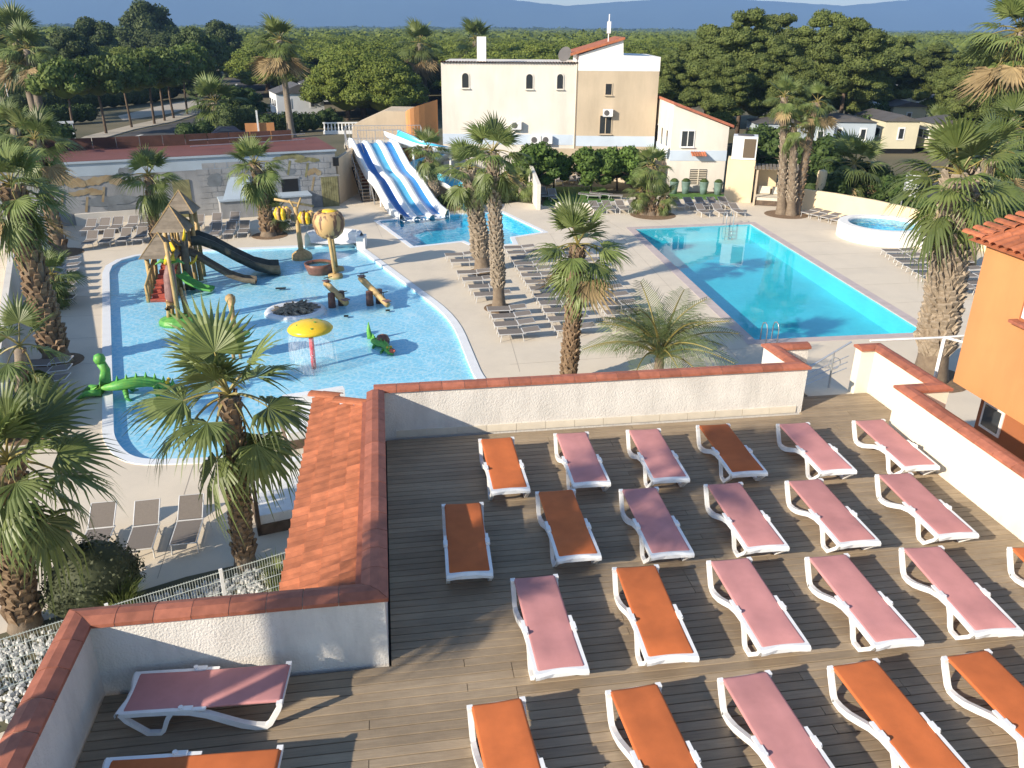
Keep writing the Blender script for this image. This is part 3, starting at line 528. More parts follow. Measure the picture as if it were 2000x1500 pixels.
# islets, bowl, crocodiles
ix, iy = (-4.45, 36.61); r = root('driftwood_islet', pw(ix, iy), 0, 'round white-rimmed islet heaped with driftwood logs', 'islet')
b = MB(); b.lathe([(1.38, 0), (1.42, .22), (1.34, .36), (1.12, .38), (1.0, .3), (.01, .28)], 22, (0, 0, 0), 1, .9); part('rim', b, m_kerb, r, True)
lg = MB(); lg.tube([(-.3, 0, 0), (0, .02, .02), (.3, 0, 0)], [.05, .065, .045], 6); lgm = lg.mesh('log', m_drift)
for k in range(80):
    q = .9*math.sqrt(random.random()); a = random.uniform(0, 6.28); put('log', lgm, r, (q*math.cos(a), q*math.sin(a)*.88, .32+.16*(1-q)+random.uniform(0, .08)), (random.uniform(-.3, .3), random.uniform(-.35, .35), random.uniform(0, 3.1)), random.uniform(.6, 1.1))
bx_, by_ = (-3.79, 43.29); r = root('stone_bowl', pw(bx_, by_), 0, 'round brown bowl standing behind the coconut poles', 'bowl')
b = MB(); b.lathe([(.55, 0), (.62, .25), (.74, .55), (.78, .72), (.7, .74), (.62, .5), (.01, .45)], 20); part('bowl', b, m_brown, r, True)
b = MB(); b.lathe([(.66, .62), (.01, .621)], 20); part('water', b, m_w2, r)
# coconut on two poles
cx_, cy_ = (-2.90, 42.28); c2x, c2y = (-2.89, 43.68); r = root('coconut_fountain', pw(cx_, cy_), 0, 'giant striped coconut bucket on two bamboo poles', 'fountain')
for (x, y) in ((0, 0), (c2x-cx_, c2y-cy_)):
    b = MB(); b.tube([(x, y, 0), (x-.1, y, 1.6), (x-.22, y, 3.2)], .1, 8); part('pole', b, m_bamboo, r, True)
    b = MB(); b.lathe([(.4, .0), (.38, .34), (.1, .4)], 12, (x, y, 0)); part('foot', b, m_bamboo, r, True)
m_coco = M('coconut_shell', (.17, .09, .055), .6, .2, 2.2, col2=(.55, .36, .16), thr=(.42, .5), stretch=(2.2, 2.2, .25))
b = MB(); b.lathe([(.02, -.82), (.4, -.74), (.68, -.5), (.82, -.1), (.82, .2), (.7, .5), (.5, .66), (.46, .62), (.3, .4), (.02, .36)], 22, (-.15, .45, 2.95)); part('shell', b, m_coco, r, True)
b = MB(); b.lathe([(.42, .0), (.36, .1), (.01, .12)], 14, (-.05, .45, 3.55)); part('yellow_rim', b, m_yel, r, True)
# pumpkin bucket tree
px_, py_ = (-4.96, 46.44); r = root('pumpkin_fountain', pw(px_, py_), 0, 'bamboo post with crossbar carrying two orange pumpkin buckets', 'fountain')
b = MB(); b.tube([(0, 0, 0), (-.05, 0, 1.8), (-.1, 0, 3.1)], [.17, .13, .12], 8); part('post', b, m_bamboo, r, True)
b = MB(); b.tube([(-1.2, 0, 3.55), (.9, .1, 3.1)], .07, 7); part('crossbar', b, m_bamboo, r, True); b = MB(); b.tube([(-.1, 0, 2.8), (.25, 0, 3.6)], .06, 6); b.tube([(-.1, 0, 2.9), (-.4, 0, 3.5)], .05, 6); part('fork', b, m_bamboo, r, True)
b = MB(); b.lathe([(.62, 0), (.55, .45), (.2, .7)], 12); part('mound', b, m_tan, r, True)
for sx, z in ((-.82, 2.75), (.48, 2.5)):
    pk = put('pumpkin_bucket', None, r, (sx, 0, z))
    for k in range(9):
        a = 2*math.pi*k/9; b = MB(); b.tube([(.12*math.cos(a), .12*math.sin(a), -.36), (.32*math.cos(a), .32*math.sin(a), -.2), (.38*math.cos(a), .38*math.sin(a), .05), (.28*math.cos(a), .28*math.sin(a), .33)], [.07, .14, .15, .08], 7); part('rib', b, m_yel if k % 2 else m_coco, pk, True)
# white bench with curved back at the far edge of the splash pool
wx, wy = (-3.17, 48.10); r = root('white_bubble_bench', (wx, wy, GZ-.1), -.12, 'white curved bench shell at the far rim of splash pool', 'bench')
b = MB(); b.sheet([[(q*math.cos(a), .55*q*math.sin(a)*1.2, z) for a in np.linspace(0, math.pi, 14)] for q, z in ((1.8, 0), (1.75, .8), (1.6, 1.05), (1.45, .8), (1.4, .4), (.9, .35), (.3, .3))]); part('shell', b, m_white, r, True)
b = MB().box((1.55, .15, .35), (.5, .9, .9)); part('end_block', b, m_white, r)
def croc(px, rz, label, sc, arch):
    r = root('crocodile_figure', (px[0], px[1], GZ-.2), rz, label, 'play figure', None, sc)
    b = MB(); n = 12; pts = [(-2.1+.38*k, .12*math.sin(k*1.1), .25+arch*math.sin(math.pi*k/(n-1))) for k in range(n)]
    b.tube(pts, [.04, .12, .2, .28, .33, .36, .36, .33, .28, .26, .22, .14], 10, True, .7); part('body', b, m_green, r, True)
    for k in range(2, 11): b = MB(); p = pts[k]; b.tube([(p[0], p[1], p[2]+.15), (p[0]+.03, p[1], p[2]+.46)], [.1, .01], 4); part('spike', b, m_green, r)
    for s in (-1, 1):
        for x in (-.3, 1.0): b = MB(); b.tube([(x, s*.2, .2+arch*.8), (x+.1, s*.5, .15), (x+.3, s*.6, .05)], [.13, .1, .06], 6); part('leg', b, m_green, r, True)
        b = MB(); b.lathe([(.09, -.06), (.1, .02), (.02, .09)], 8, (1.5, s*.15, .55+arch*.3)); part('eye', b, m_yel, r, True)
    return r
k1 = croc((-9.30, 28.07), .03, 'big green crocodile figure lying across the splash pool rim', .8, .45)
b = MB(); b.tube([(-1.5, 0, .35), (-1.1, 0, .9), (-1.0, 0, 1.4), (-1.12, 0, 1.7)], [.34, .26, .2, .2], 9); part('raised_tail', b, m_green, k1, True); b = MB(); b.lathe([(.02, -.26), (.2, -.18), (.26, 0), (.2, .18), (.02, .26)], 10, (-1.15, 0, 1.9)); part('knob', b, m_green, k1, True)
for s in (-1, 1): b = MB(); b.tube([(-1.3, s*.2, .4), (-1.9, s*.35, .45), (-2.5, s*.4, .1)], [.25, .2, .03], 8, True, .6); part('fin', b, m_green, k1, True)
k2 = croc((-0.61, 31.70), -1.1, 'small green crocodile figure with open red mouth and brown rider hump', .55, .2)
b = MB(); b.tube([(-1.6, 0, .3), (-1.8, 0, .9), (-1.75, 0, 1.6)], [.25, .18, .03], 8); part('raised_tail', b, m_green, k2, True); b = MB(); b.lathe([(.5, 0), (.55, .3), (.4, .6), (.02, .75)], 12, (-.2, .35, .3)); part('hump', b, m_brown, k2, True); b = MB(); b.tube([(1.7, 0, .35), (2.1, 0, .5), (2.4, 0, .6)], [.2, .18, .06], 8); part('mouth', b, m_red, k2, True)
for p, lab in (((-5.51, 40.40), 'small dark floor grate under water by the play tower slides'), ((-2.12, 35.64), 'small black floor drain below the dark seesaw'), ((-0.24, 36.21), 'small black floor drain below the golden seesaw')):
    b = MB().box((0, 0, .0), (.5 if 'grate' in lab else .2, .2, .03)); part('floor_drain', b, m_dark, None, loc=(p[0], p[1], GZ-.05), label=lab, cat='drain', group='splash pool drains')
# ================ water slides
m_slw = M('white_fibreglass', (.8, .82, .83), .35, .04, 2); m_sl1 = M('deep_blue_lane', (.035, .16, .46), .25, .1, 2); m_sl2 = M('sky_blue_lane', (.10, .42, .68), .25, .1, 2); m_sl3 = M('mid_blue_lane', (.05, .25, .62), .25, .1, 2)
A = Vector((-0.77, -0.81)); Bm = Vector((2.39, 55.98)); top = Vector((A[0], 66.0, A[1])); bot = Vector((Bm[0], Bm[1], GZ-.02))
r = root('triple_water_slide', (0, 0, 0), 0, 'triple-lane white and blue water slide ending in the small pool', 'water slide')
path = []
for t, h in ((-.06, 1.0), (0, 1.0), (.08, .9), (.2, .71), (.32, .55), (.40, .50), (.48, .47), (.56, .39), (.68, .24), (.8, .11), (.9, .035), (1.0, .0), (1.04, 0)):
    p = top.lerp(bot, t); path.append(Vector((p.x, p.y, bot.z+(top.z-bot.z)*h)))
sdv = Vector(((bot-top).y, -(bot-top).x, 0)).normalized()*-1; LW = 1.12
def strip(name, mat, a0, a1, h0, h1, prf=None):
    b = MB(); prf = prf or [(a0, h0), ((a0+a1)/2, min(h0, h1)), (a1, h1)]; b.sheet([[p+sdv*a+Vector((0, 0, h)) for a, h in prf] for p in path]); part(name, b, mat, r, True)
for k, mt in enumerate((m_sl1, m_sl2, m_sl3)):
    c = (k-1)*LW; strip('lane', mt, 0, 0, 0, 0, [(c-.30, .02), (c-.15, -.05), (c+.1, -.06), (c+.30, .0)])
    strip('lane_edge', m_slw, 0, 0, 0, 0, [(c+.30, .0), (c+.40, .13), (c+.56, .2), (c+.72, .13), (c+.82, .02)] if k < 2 else [(c+.30, 0), (c+.42, .3), (c+.5, .42), (c+.66, .44), (c+.7, .2), (c+.7, -.35)])
c = -LW; strip('lane_edge', m_slw, 0, 0, 0, 0, [(c-.30, .02), (c-.42, .3), (c-.5, .42), (c-.66, .44), (c-.7, .2), (c-.7, -.35)])
strip('underside', m_slw, 0, 0, 0, 0, [(-LW-.7, -.2), (-LW, -.3), (LW, -.3), (LW+.7, -.2)])
for i in (1, 4, 7):
    for a in (-1.5, 1.5): p = path[i]+sdv*a; b = MB(); b.tube([(p.x, p.y, GZ), (p.x, p.y, p.z-.2)], .08, 8); part('support_post', b, m_whitemetal, r)
    p = path[i]+sdv*-1.5; b = MB(); b.tube([(p.x, p.y, p.z-.3), (p.x+.3, p.y-1.6, GZ)], .05, 6); part('brace', b, m_steel, r)
# foam where the slide meets the water
m_foam = M('white_foam', (.85, .88, .9), .8, .05, 5); fm = MB()
for k in range(60): a = random.uniform(-1.6, 1.6); p = bot+sdv*a+Vector((random.gauss(.1, .2), -abs(random.gauss(.1, .35)), -.02)); fm.lathe([(random.uniform(.04, .14), 0), (.05, .03), (.01, .04)], 6, p)
part('pool_foam', fm, m_foam, None, label='white foam at the foot of the water slide', cat='foam', kind='stuff')
# starting platform, stair and railings
pz = path[1].z-.15; pc = top+Vector((.3, 1.6, 0)); r = root('slide_platform', (pc.x, pc.y, GZ), 0, 'concrete starting platform with railings behind the water slides', 'platform')
H0 = pz-GZ; b = MB().prism([(-2.6, -1.3), (3.6, -1.3), (3.6, 2.0), (-2.6, 2.0)], H0-.25, H0); part('slab', b, m_skirt, r)
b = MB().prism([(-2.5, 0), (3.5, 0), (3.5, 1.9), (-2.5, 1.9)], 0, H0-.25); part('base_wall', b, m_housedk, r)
for (x0, y0, x1, y1, n) in ((-2.5, 1.9, 3.5, 1.9, 26), (-2.5, -1.2, -2.5, 1.9, 14), (-1.5, -1.25, 1.9, -1.25, 5), (3.5, -.2, 3.5, 1.9, 9)):
    b = MB()
    for z in (.12, 1.1): b.tube([(x0, y0, H0+z), (x1, y1, H0+z)], .025, 6); part('railing_rail', b, m_steel, r); b = MB()
    for k in range(n+1): q = lerp((x0, y0), (x1, y1), k/n); b = MB(); b.tube([(q[0], q[1], H0), (q[0], q[1], H0+1.1)], .014 if n > 6 else .022, 5); part('baluster', b, m_steel, r)
sb = Vector((*(-1.28, 61.82), GZ)); stp = Vector((*(-2.46, -1.28), 0)); stp = Vector((stp.x, 66.2, pz))
r = root('slide_stair', (sb.x, sb.y, GZ), 0, 'steep open stair with brown treads up to slide platform', 'stair'); d = stp-sb; NS = 17
u = Vector((d.x, d.y, 0)).normalized(); sa = math.atan2(u.y, u.x)-math.pi/2
for k in range(NS): p = d*((k+.7)/NS); b = MB().box((p.x, p.y, p.z), (1.0, .26, .05), sa); part('tread', b, m_mortar, r)
for s in (-.5, .5):
    o_ = Vector((u.y, -u.x, 0))*s; b = MB(); b.tube([o_+Vector((0, 0, -.0)), d+o_], .06, 4); part('stringer', b, m_dark, r)
    b = MB(); b.tube([o_+Vector((0, 0, .9)), d+o_+Vector((0, 0, .95))], .025, 6); part('handrail', b, m_steel, r)
    for k in range(6): p = d*(k/5)+o_; b = MB(); b.tube([p, p+Vector((0, 0, .95))], .018, 5); part('baluster', b, m_steel, r)
# curling turquoise flume
r = root('curling_water_slide', (0, 0, 0), 0, 'turquoise and white open flume curling down beside the triple slide', 'water slide')
FL = [((0.64, -0.33), 66.3), ((1.59, -0.59), 65.2), ((2.90, -1.01), 64.2), ((4.33, -1.23), 64.0), ((5.59, -1.50), 65.0), ((5.55, -1.98), 66.5), ((4.01, -2.43), 67.0), ((2.62, -2.66), 65.5), ((2.52, -2.90), 63.6), ((3.47, -3.02), 61.9), ((4.61, -3.21), 60.3), ((5.37, -3.55), 58.8), ((5.72, -3.91), 57.6), ((5.79, -4.22), 56.6)]
FL = [Vector((x, y, z)) for (x, z), y in FL]
def cr(P, n=4):
    out = []
    for i in range(len(P)-1):
        p0, p1, p2, p3 = P[max(i-1, 0)], P[i], P[i+1], P[min(i+2, len(P)-1)]
        for k in range(n):
            t = k/n; out.append(.5*((2*p1)+(p2-p0)*t+(2*p0-5*p1+4*p2-p3)*t*t+(3*p1-p0-3*p2+p3)*t**3))
    return out+[P[-1]]
FP = cr(FL); 
def flume(name, mat, prf):
    b = MB(); rows = []
    for i, p in enumerate(FP):
        t = FP[min(i+1, len(FP)-1)]-FP[max(i-1, 0)]; sd = Vector((t.y, -t.x, 0)).normalized(); rows.append([p+sd*a+Vector((0, 0, h)) for a, h in prf])
    b.sheet(rows); part(name, b, mat, r, True)
m_turq = M('turquoise_fibreglass', (.07, .48, .68), .3, .08, 2)
flume('channel', m_turq, [(-.62, .42), (-.56, .12), (-.3, -.06), (0, -.1), (.3, -.06), (.56, .12), (.62, .42)]); flume('rim', m_slw, [(.62, .42), (.75, .44), (.76, .36), (.66, .1), (.36, -.13), (0, -.17), (-.36, -.13), (-.66, .1), (-.76, .36), (-.75, .44), (-.62, .42)])
for i in (6, 14, 26, 34, 42): p = FP[i]; b = MB(); b.tube([(p.x, p.y, GZ), (p.x, p.y, p.z-.15)], .09, 8); part('support_post', b, m_whitemetal, r)
# ================ palms
m_frond = M('palm_leaf', (.11, .155, .04), .45, .3, 3, rnd=.3, col2=(.19, .23, .075), trans=.28, spec=.45); m_petiole = M('palm_petiole', (.24, .2, .06), .5, .2, 4)
m_dead = M('dry_palm_leaf', (.3, .22, .11), .8, .25, 4, rnd=.2, trans=.15); m_trunk = M('palm_trunk', (.14, .105, .075), .9, .35, 5, .6, 22, col2=(.22, .17, .12)); m_boot = M('palm_leaf_base', (.15, .095, .055), .85, .4, 9, col2=(.30, .21, .13))
m_bootpale = M('pale_leaf_base', (.24, .19, .135), .85, .4, 9, col2=(.4, .33, .25)); m_smooth = M('grey_palm_trunk', (.22, .18, .14), .9, .2, 4, .5, 30, stretch=(1, 1, 6))
def fan_frond(droop, nleaf, seed, mat, arc, pet=.42):
    rg = random.Random(seed); b = MB(); ax = []
    for i in range(6):
        t = i/5; ax.append(Vector((0, pet*t, -arc*t*t*.5)))
    b.cur = 1; b.tube(ax, [.022, .018, .015, .013, .011, .009], 4); b.cur = 0
    o = ax[-1]; dz = -arc*pet
    tang = Vector((0, 1, -arc)).normalized(); up = Vector((0, arc, 1)).normalized(); sd = Vector((1, 0, 0))
    for i in range(nleaf):
        f = (i/(nleaf-1)-.5)*2; a = f*math.radians(108); L = .62*(1-.25*abs(f)**2)*rg.uniform(.9, 1.05)
        d = (tang*math.cos(a)+sd*math.sin(a)+up*(.16*abs(math.sin(a))+.06*rg.uniform(-1, 1))).normalized(); w = (sd*math.cos(a)-tang*math.sin(a)).normalized()
        wd = .062*L/.6*26/nleaf; g = Vector((0, 0, -1)); dr = droop*rg.uniform(.6, 1.3)
        c1 = o+d*L*.46+g*dr*.05; c2 = o+d*L*.74+g*dr*.17; tp = o+d*L*(.98-.12*min(1, dr))+g*dr*.42+w*rg.uniform(-.03, .03); rid = up*.014
        b.add([o, c1-w*wd*.5, c1+rid, c1+w*wd*.5, c2-w*wd*.2, c2+w*wd*.2, tp], [(0, 1, 2), (0, 2, 3), (1, 4, 2), (2, 4, 5), (2, 5, 3), (4, 6, 5)])
    return b.mesh('frond', [mat, m_petiole])
FR = [[fan_frond(.3, 26, s, m_frond, .12) for s in (1, 2)], [fan_frond(.75, 26, s, m_frond, .5) for s in (3, 4)], [fan_frond(1.2, 24, s, m_frond, 1.0) for s in (5, 6)], [fan_frond(1.2, 18, s, m_dead, 1.4) for s in (7, 8)]]
def trunk(rt, pts, r0, r1, flare, boots, pale, rings=False):
    P = cr([Vector(p) for p in pts], 5); n = len(P); rad = []
    for i in range(n): t = i/(n-1); rad.append((r0+(r1-r0)*t)*(1+flare*max(0, 1-t*5)**1.5))
    b = MB(); b.tube(P, rad, 12); part('trunk', b, m_smooth if rings else m_trunk, rt, True)
    if not boots: return
    b = MB(); tot = sum((P[i+1]-P[i]).length for i in range(n-1)); k = int(tot*boots); ga = 2.39996
    for j in range(k):
        t = .14+.86*(j+random.random()*.6)/k if not pale else .24+.76*(j+random.random()*.6)/k
        if t >= .995: continue
        i = min(n-2, int(t*(n-1))); f = t*(n-1)-i; p = P[i].lerp(P[i+1], f); ax = (P[i+1]-P[i]).normalized(); R = rad[i]*(1-f)+rad[i+1]*f
        a = j*ga+random.uniform(-.2, .2); e1 = ax.orthogonal().normalized(); e2 = ax.cross(e1); d = e1*math.cos(a)+e2*math.sin(a); s = d.cross(ax)
        w = R*random.uniform(.3, .45); h = R*random.uniform(.5, .8); o = R*random.uniform(.25, .6); q = p+d*R*.93
        b.add([q-s*w-ax*h*.3, q+s*w-ax*h*.3, q+d*o+s*w*.55+ax*h, q+d*o-s*w*.55+ax*h, q+d*o*.45+s*w*.5+ax*h*1.12, q+d*o*.45-s*w*.5+ax*h*1.12], [(0, 1, 2, 3), (3, 2, 4, 5), (0, 3, 5), (1, 4, 2)])
    part('leaf_bases', b, m_bootpale if pale else m_boot, rt, kind='stuff')
def palm(label, base, crown, R, r0, r1, nf=36, boots=0, pale=False, dead=2, flare=.5, bend=.1, group='fan palms', rings=False, lo=-55, hi=82):
    bx, by = base[:2]; rt = root('fan_palm', (bx, by, GZ), 0, label, 'palm tree', group)
    c = Vector((crown[0]-bx, (crown[1]-by) if len(crown) > 2 else 0, crown[-1]-GZ)); mid = c*.5+Vector((c.x*bend*-1.2, 0, 0)) if abs(c.x) > .3 else c*.5
    trunk(rt, [(0, 0, -.1), tuple(c*.22+Vector((c.x*bend*-.8, 0, 0))), tuple(mid), tuple(c)], r0, r1, flare, boots, pale, rings)
    for k in range(nf+dead):
        isd = k >= nf; t = (k+.5)/nf
        el = hi+(lo-hi)*t**.9 if not isd else random.uniform(-75, -60); az = k*2.39996+random.uniform(-.25, .25)
        v = 3 if isd else (0 if el > 42 else (1 if el > -5 else 2)); s = R*random.uniform(.88, 1.12)*(1 if el > -20 else .92)
        put('frond', FR[v][k % 2], rt, (c.x, c.y, c.z+.12-.004*k*R), (math.radians(el+random.uniform(-8, 8)), random.uniform(-.35, .35), az), s)
    return rt
palm('big fan palm with thick trunk at lower left picture edge', (-8.29, 15.43), (-7.72, 15.43, -0.50), 1.85, .30, .24, 24, 46, dead=0, flare=.35, lo=-28)
palm('fan palm standing by the white fence left of tiled roof', (-3.88, 17.01), (-3.69, 17.01, -0.02), 2.05, .23, .2, 17, 46, dead=0, flare=.35, lo=-34)
palm('thick leaning fan palm at the left edge beside splash pool', (-13.01, 31.46), (-13.16, 31.46, 2.20), 1.9, .42, .36, 26, 30, dead=2)
palm('slim fan palm at left edge between two lounger rows', (-11.80, 25.19), (-11.38, 25.19, -1.62), 1.7, .2, .17, 11, 8, dead=0, rings=True)
palm('fan palm with curved trunk at left end of mural wall', (-18.67, 48.85), (-18.71, 48.85, 1.70), 1.95, .38, .28, 24, 10, dead=1)
palm('small young fan palm left of the splash pool', (-15.65, 38.53), (-15.30, 38.53, -3.04), 1.35, .22, .2, 26, 40, dead=0)
palm('fan palm before the mural behind the play tower', (-14.00, 51.22), (-13.81, 51.22, -0.68), 1.9, .3, .22, 24, 30, dead=0)
palm('fan palm before the mural with curved trunk, right of dark slide', (-7.42, 51.74), (-7.75, 51.74, -0.18), 1.95, .42, .26, 26, 26, dead=0)
palm('tiny fan palm right beside a curved palm trunk', (-6.91, 52.23), (-6.84, 52.23, -3.18), 1.15, .28, .2, 18, 40, dead=0)
palm('fan palm rising beside the triple water slide', (3.58, 60.10), (3.12, 60.10, -0.47), 1.65, .3, .26, 24, 46, True, dead=0)
palm('left one of the double palms between the pools', (4.92, 41.98), (4.22, 41.98, 0.85), 1.7, .42, .34, 24, 44, True, dead=0, bend=.05)
palm('right taller one of the double palms between the pools', (4.91, 35.68), (4.62, 35.68, 2.52), 1.6, .27, .25, 24, 44, True, dead=1, bend=.05)
palm('fan palm behind the long parapet in front of loungers', (6.22, 26.55), (6.36, 26.55, 0.66), 1.75, .27, .23, 20, 48, dead=2, flare=.2, lo=-50)
palm('very thick leaning fan palm with woven trunk by orange house', (19.89, 25.36), (19.30, 25.36, 2.98), 2.15, .56, .46, 26, 64, True, dead=0, flare=.3, bend=.12, lo=-35)
palm('slimmer fan palm behind the very thick one, near whirlpool', (31.81, 39.59), (31.58, 39.59, 1.60), 2.2, .33, .3, 24, 46, True, dead=1)
palm('main stem of the clustered palm between lounger rows', (18.33, 54.75), (18.07, 54.75, -1.15), 1.55, .3, .24, 22, 24, dead=0, lo=-35)
palm('low left offshoot of the clustered palm', (17.92, 54.97), (17.46, 54.97, -2.88), 1.15, .34, .3, 22, 20, dead=0); palm('low right offshoot of the clustered palm', (18.91, 54.68), (19.18, 54.68, -3.25), 1.1, .34, .3, 22, 20, dead=0)
palm('left tall palm of the trio behind the big pool', (27.68, 53.98), (26.72, 53.98, 3.35), 1.45, .34, .22, 18, 12, True, dead=2, bend=.04)
palm('middle shorter palm of the trio behind the big pool', (28.21, 53.57), (27.47, 53.57, 1.48), 1.35, .34, .24, 16, 12, True, dead=1, bend=.04)
palm('right leaning palm of the trio behind the big pool', (28.63, 53.87), (29.07, 53.87, 3.02), 1.6, .34, .22, 18, 10, dead=4, bend=.04)
palm('tall slender palm by the street, before the white cabin', (-10.68, 101.77), (-10.97, 101.77, 6.05), 3.0, .45, .28, 32, 0, dead=16, rings=True, bend=.03)
palm('tall palm at the left end of the white building', (7.32, 142.99), (6.67, 142.99, 5.12), 3.9, .65, .45, 32, 0, dead=18, rings=True, bend=.02)
palm('tall palm top showing behind the white building roof', (15.91, 148.48), (16.29, 148.48, 5.55), 3.9, .5, .4, 30, 0, dead=10, rings=True)
palm('left one of the twin tall palms at the upper left edge', (-47.30, 125.86), (-47.83, 125.86, 6.05), 4.4, .6, .45, 34, 0, dead=14, rings=True, bend=.02); palm('right one of the twin tall palms at the upper left edge', (-45.04, 121.67), (-45.12, 121.67, 4.52), 3.6, .55, .42, 28, 0, dead=10, rings=True, bend=.02)
palm('bushy palm standing low beside the street bend', (-20.40, 109.40), (-20.26, 109.40, -1.17), 3.6, .6, .5, 36, 0, dead=6, rings=True)
palm('tall drooping palm at the upper right corner', (58.49, 70.81), (56.49, 70.81, 7.48), 4.2, .4, .3, 32, 0, dead=16, rings=True)
palm('broad fan palm filling the right edge below the drooping one', (50.25, 58.76), (48.54, 58.76, 0.65), 2.9, .4, .35, 26, 0, dead=1, rings=True)
palm('fan palm leaning over the path right of the whirlpool', (41.12, 48.74), (41.12, 48.74, -3.81), 2.6, .3, .3, 30, 0, dead=0, rings=True)
palm('small palm beside the cream mobile homes', (62.41, 86.88), (61.75, 86.88, -2.26), 2.4, .25, .2, 24, 0, dead=0, rings=True)
palm('thin-stemmed palm behind the curved cream wall', (35.19, 57.37), (34.66, 57.37, -1.71), 2.6, .22, .16, 26, 0, dead=3, rings=True)
palm('small palm growing before low garden wall by slide pool', (10.06, 60.90), (10.05, 60.90, -3.09), 1.3, .25, .2, 22, 0, dead=0, rings=True)
palm('fan palm left of the mural roof, in the middle of foliage', (-24.91, 59.91), (-23.96, 59.91, 1.22), 2.0, .35, .3, 22, 0, dead=1, rings=True)
palm('date-like palm beside the hedge in the car park', (-65.22, 255.44), (-64.44, 255.44, 0.15), 4.0, .5, .4, 30, 0, dead=4, rings=True)
# feather palm behind the parapet
def feather(n, seed):
    rg = random.Random(seed); b = MB(); ax = [Vector((0, t*.92, .42*t-.62*t*t)) for t in np.linspace(0, 1, 9)]; b.cur = 1; b.tube(ax, [.018-.0016*i for i in range(9)], 4); b.cur = 0
    for i in range(n):
        t = .18+.82*i/(n-1); k = min(7, int(t*8)); p = ax[k].lerp(ax[k+1], t*8-k); tg = (ax[k+1]-ax[k]).normalized()
        for s in (-1, 1):
            L = .24*math.sin(math.pi*min(1, .15+.8*t))*rg.uniform(.75, 1.2)+.06; d = (Vector((s, 0, .25))+tg*.75).normalized(); w = tg*.0045
            m = p+d*L*.55; e = p+d*L+Vector((rg.uniform(-.02, .02), 0, -L*.5)); b.add([p-w, p+w, m+w*1.2, m-w*1.2, e], [(0, 1, 2, 3), (3, 2, 4)])
    return b.mesh('frond', [m_feather, m_petiole])
m_feather = M('feather_palm_leaf', (.10, .15, .045), .45, .25, 3, rnd=.2, col2=(.17, .21, .09), trans=.2); FE = [feather(34, s) for s in (1, 2, 3)]
fx, fy = (9.11, 25.11); rt = root('feather_palm', (fx, fy, GZ), 0, 'feathery date palm with arching fronds behind the long parapet', 'palm tree')
b = MB(); b.tube([(0, 0, 0), (0, 0, 1.5)], [.2, .16], 10); part('trunk', b, m_trunk, rt, True)
for k in range(26): put('frond', FE[k % 3], rt, (0, 0, 1.5), (math.radians(72-62*((k+.5)/26)**.8), random.uniform(-.3, .3), k*2.39996), random.uniform(2.4, 3.1))
# ---------------- trees made of many leaf clumps
def leafcloud(blobs, dens, size, seed, core=.8, flat=1.0):
    rg = np.random.default_rng(seed); V = []; F_ = []; off = 0
    for (cx, cy, cz, rx, ry, rz) in blobs:
        n = max(12, int(dens*(rx*ry+ry*rz+rx*rz)/3*12)); d = rg.normal(size=(n, 3)); d /= np.linalg.norm(d, axis=1)[:, None]; d[:, 2] = np.where(d[:, 2] < -.35, -d[:, 2]*.6, d[:, 2])
        rr = rg.uniform(.82, 1.1, (n, 1)); p = np.array([cx, cy, cz])+d*np.array([rx, ry, rz])*rr
        nm = d+rg.normal(size=(n, 3))*.55; nm /= np.linalg.norm(nm, axis=1)[:, None]; a = np.cross(nm, rg.normal(size=(n, 3))); a /= np.linalg.norm(a, axis=1)[:, None]; c = np.cross(nm, a)
        s = size*rg.uniform(.6, 1.35, (n, 1)); q = np.stack([p-a*s-c*s*.25, p+c*s*-.6, p+a*s-c*s*.1, p+c*s*.65], 1).reshape(-1, 3)
        V.append(q); F_.append(np.arange(4*n).reshape(-1, 4)+off); off += 4*n
        if core:
            th = np.linspace(0, 2*np.pi, 9)[:-1]; ph = np.linspace(-1.35, 1.35, 6); g = np.array([[cx+rx*core*np.cos(b_)*np.cos(t), cy+ry*core*np.cos(b_)*np.sin(t), cz+rz*core*np.sin(b_)] for b_ in ph for t in th]); V.append(g)
            F_.append(np.array([[off+i*8+j, off+i*8+(j+1) % 8, off+(i+1)*8+(j+1) % 8, off+(i+1)*8+j] for i in range(5) for j in range(8)])); off += len(g)
    return np.concatenate(V), np.concatenate(F_)
def crown_mesh(name, blobs, dens, size, seed, mat, core=.8):
    v, f = leafcloud(blobs, dens, size, seed, core); me = bpy.data.meshes.new(name); me.vertices.add(len(v)); me.vertices.foreach_set('co', v.ravel().astype(np.float32))
    me.loops.add(f.size); me.loops.foreach_set('vertex_index', f.ravel().astype(np.int32)); me.polygons.add(len(f)); me.polygons.foreach_set('loop_start', np.arange(0, f.size, 4, dtype=np.int32)); me.polygons.foreach_set('loop_total', np.full(len(f), 4, dtype=np.int32))
    me.materials.append(mat); me.update(calc_edges=True); return me
def leafmat(name, c1, c2, rnd=.2, sc=.5): return M(name, c1, .6, .3, sc, rnd=rnd, col2=c2, trans=.12, spec=.2)
m_pine = leafmat('stone_pine_needles', (.085, .12, .02), (.19, .225, .042), .15, .9); m_apine = leafmat('aleppo_pine_needles', (.065, .09, .024), (.15, .18, .05), .15, .8); m_broad = leafmat('broad_leaves', (.055, .09, .02), (.135, .175, .042), .25, 1.2)
m_darkleaf = leafmat('dark_evergreen_leaves', (.035, .055, .018), (.085, .11, .035), .3, .8); m_grey = leafmat('grey_green_leaves', (.05, .06, .03), (.10, .115, .062), .15, 2.5); m_hedge = leafmat('hedge_leaves', (.025, .05, .012), (.075, .11, .03), .2, 2); m_bark2 = M('pine_bark', (.12, .085, .06), .9, .3, 5, .5, 14); m_fig = leafmat('fig_leaves', (.045, .085, .018), (.13, .2, .045), .2, 2)
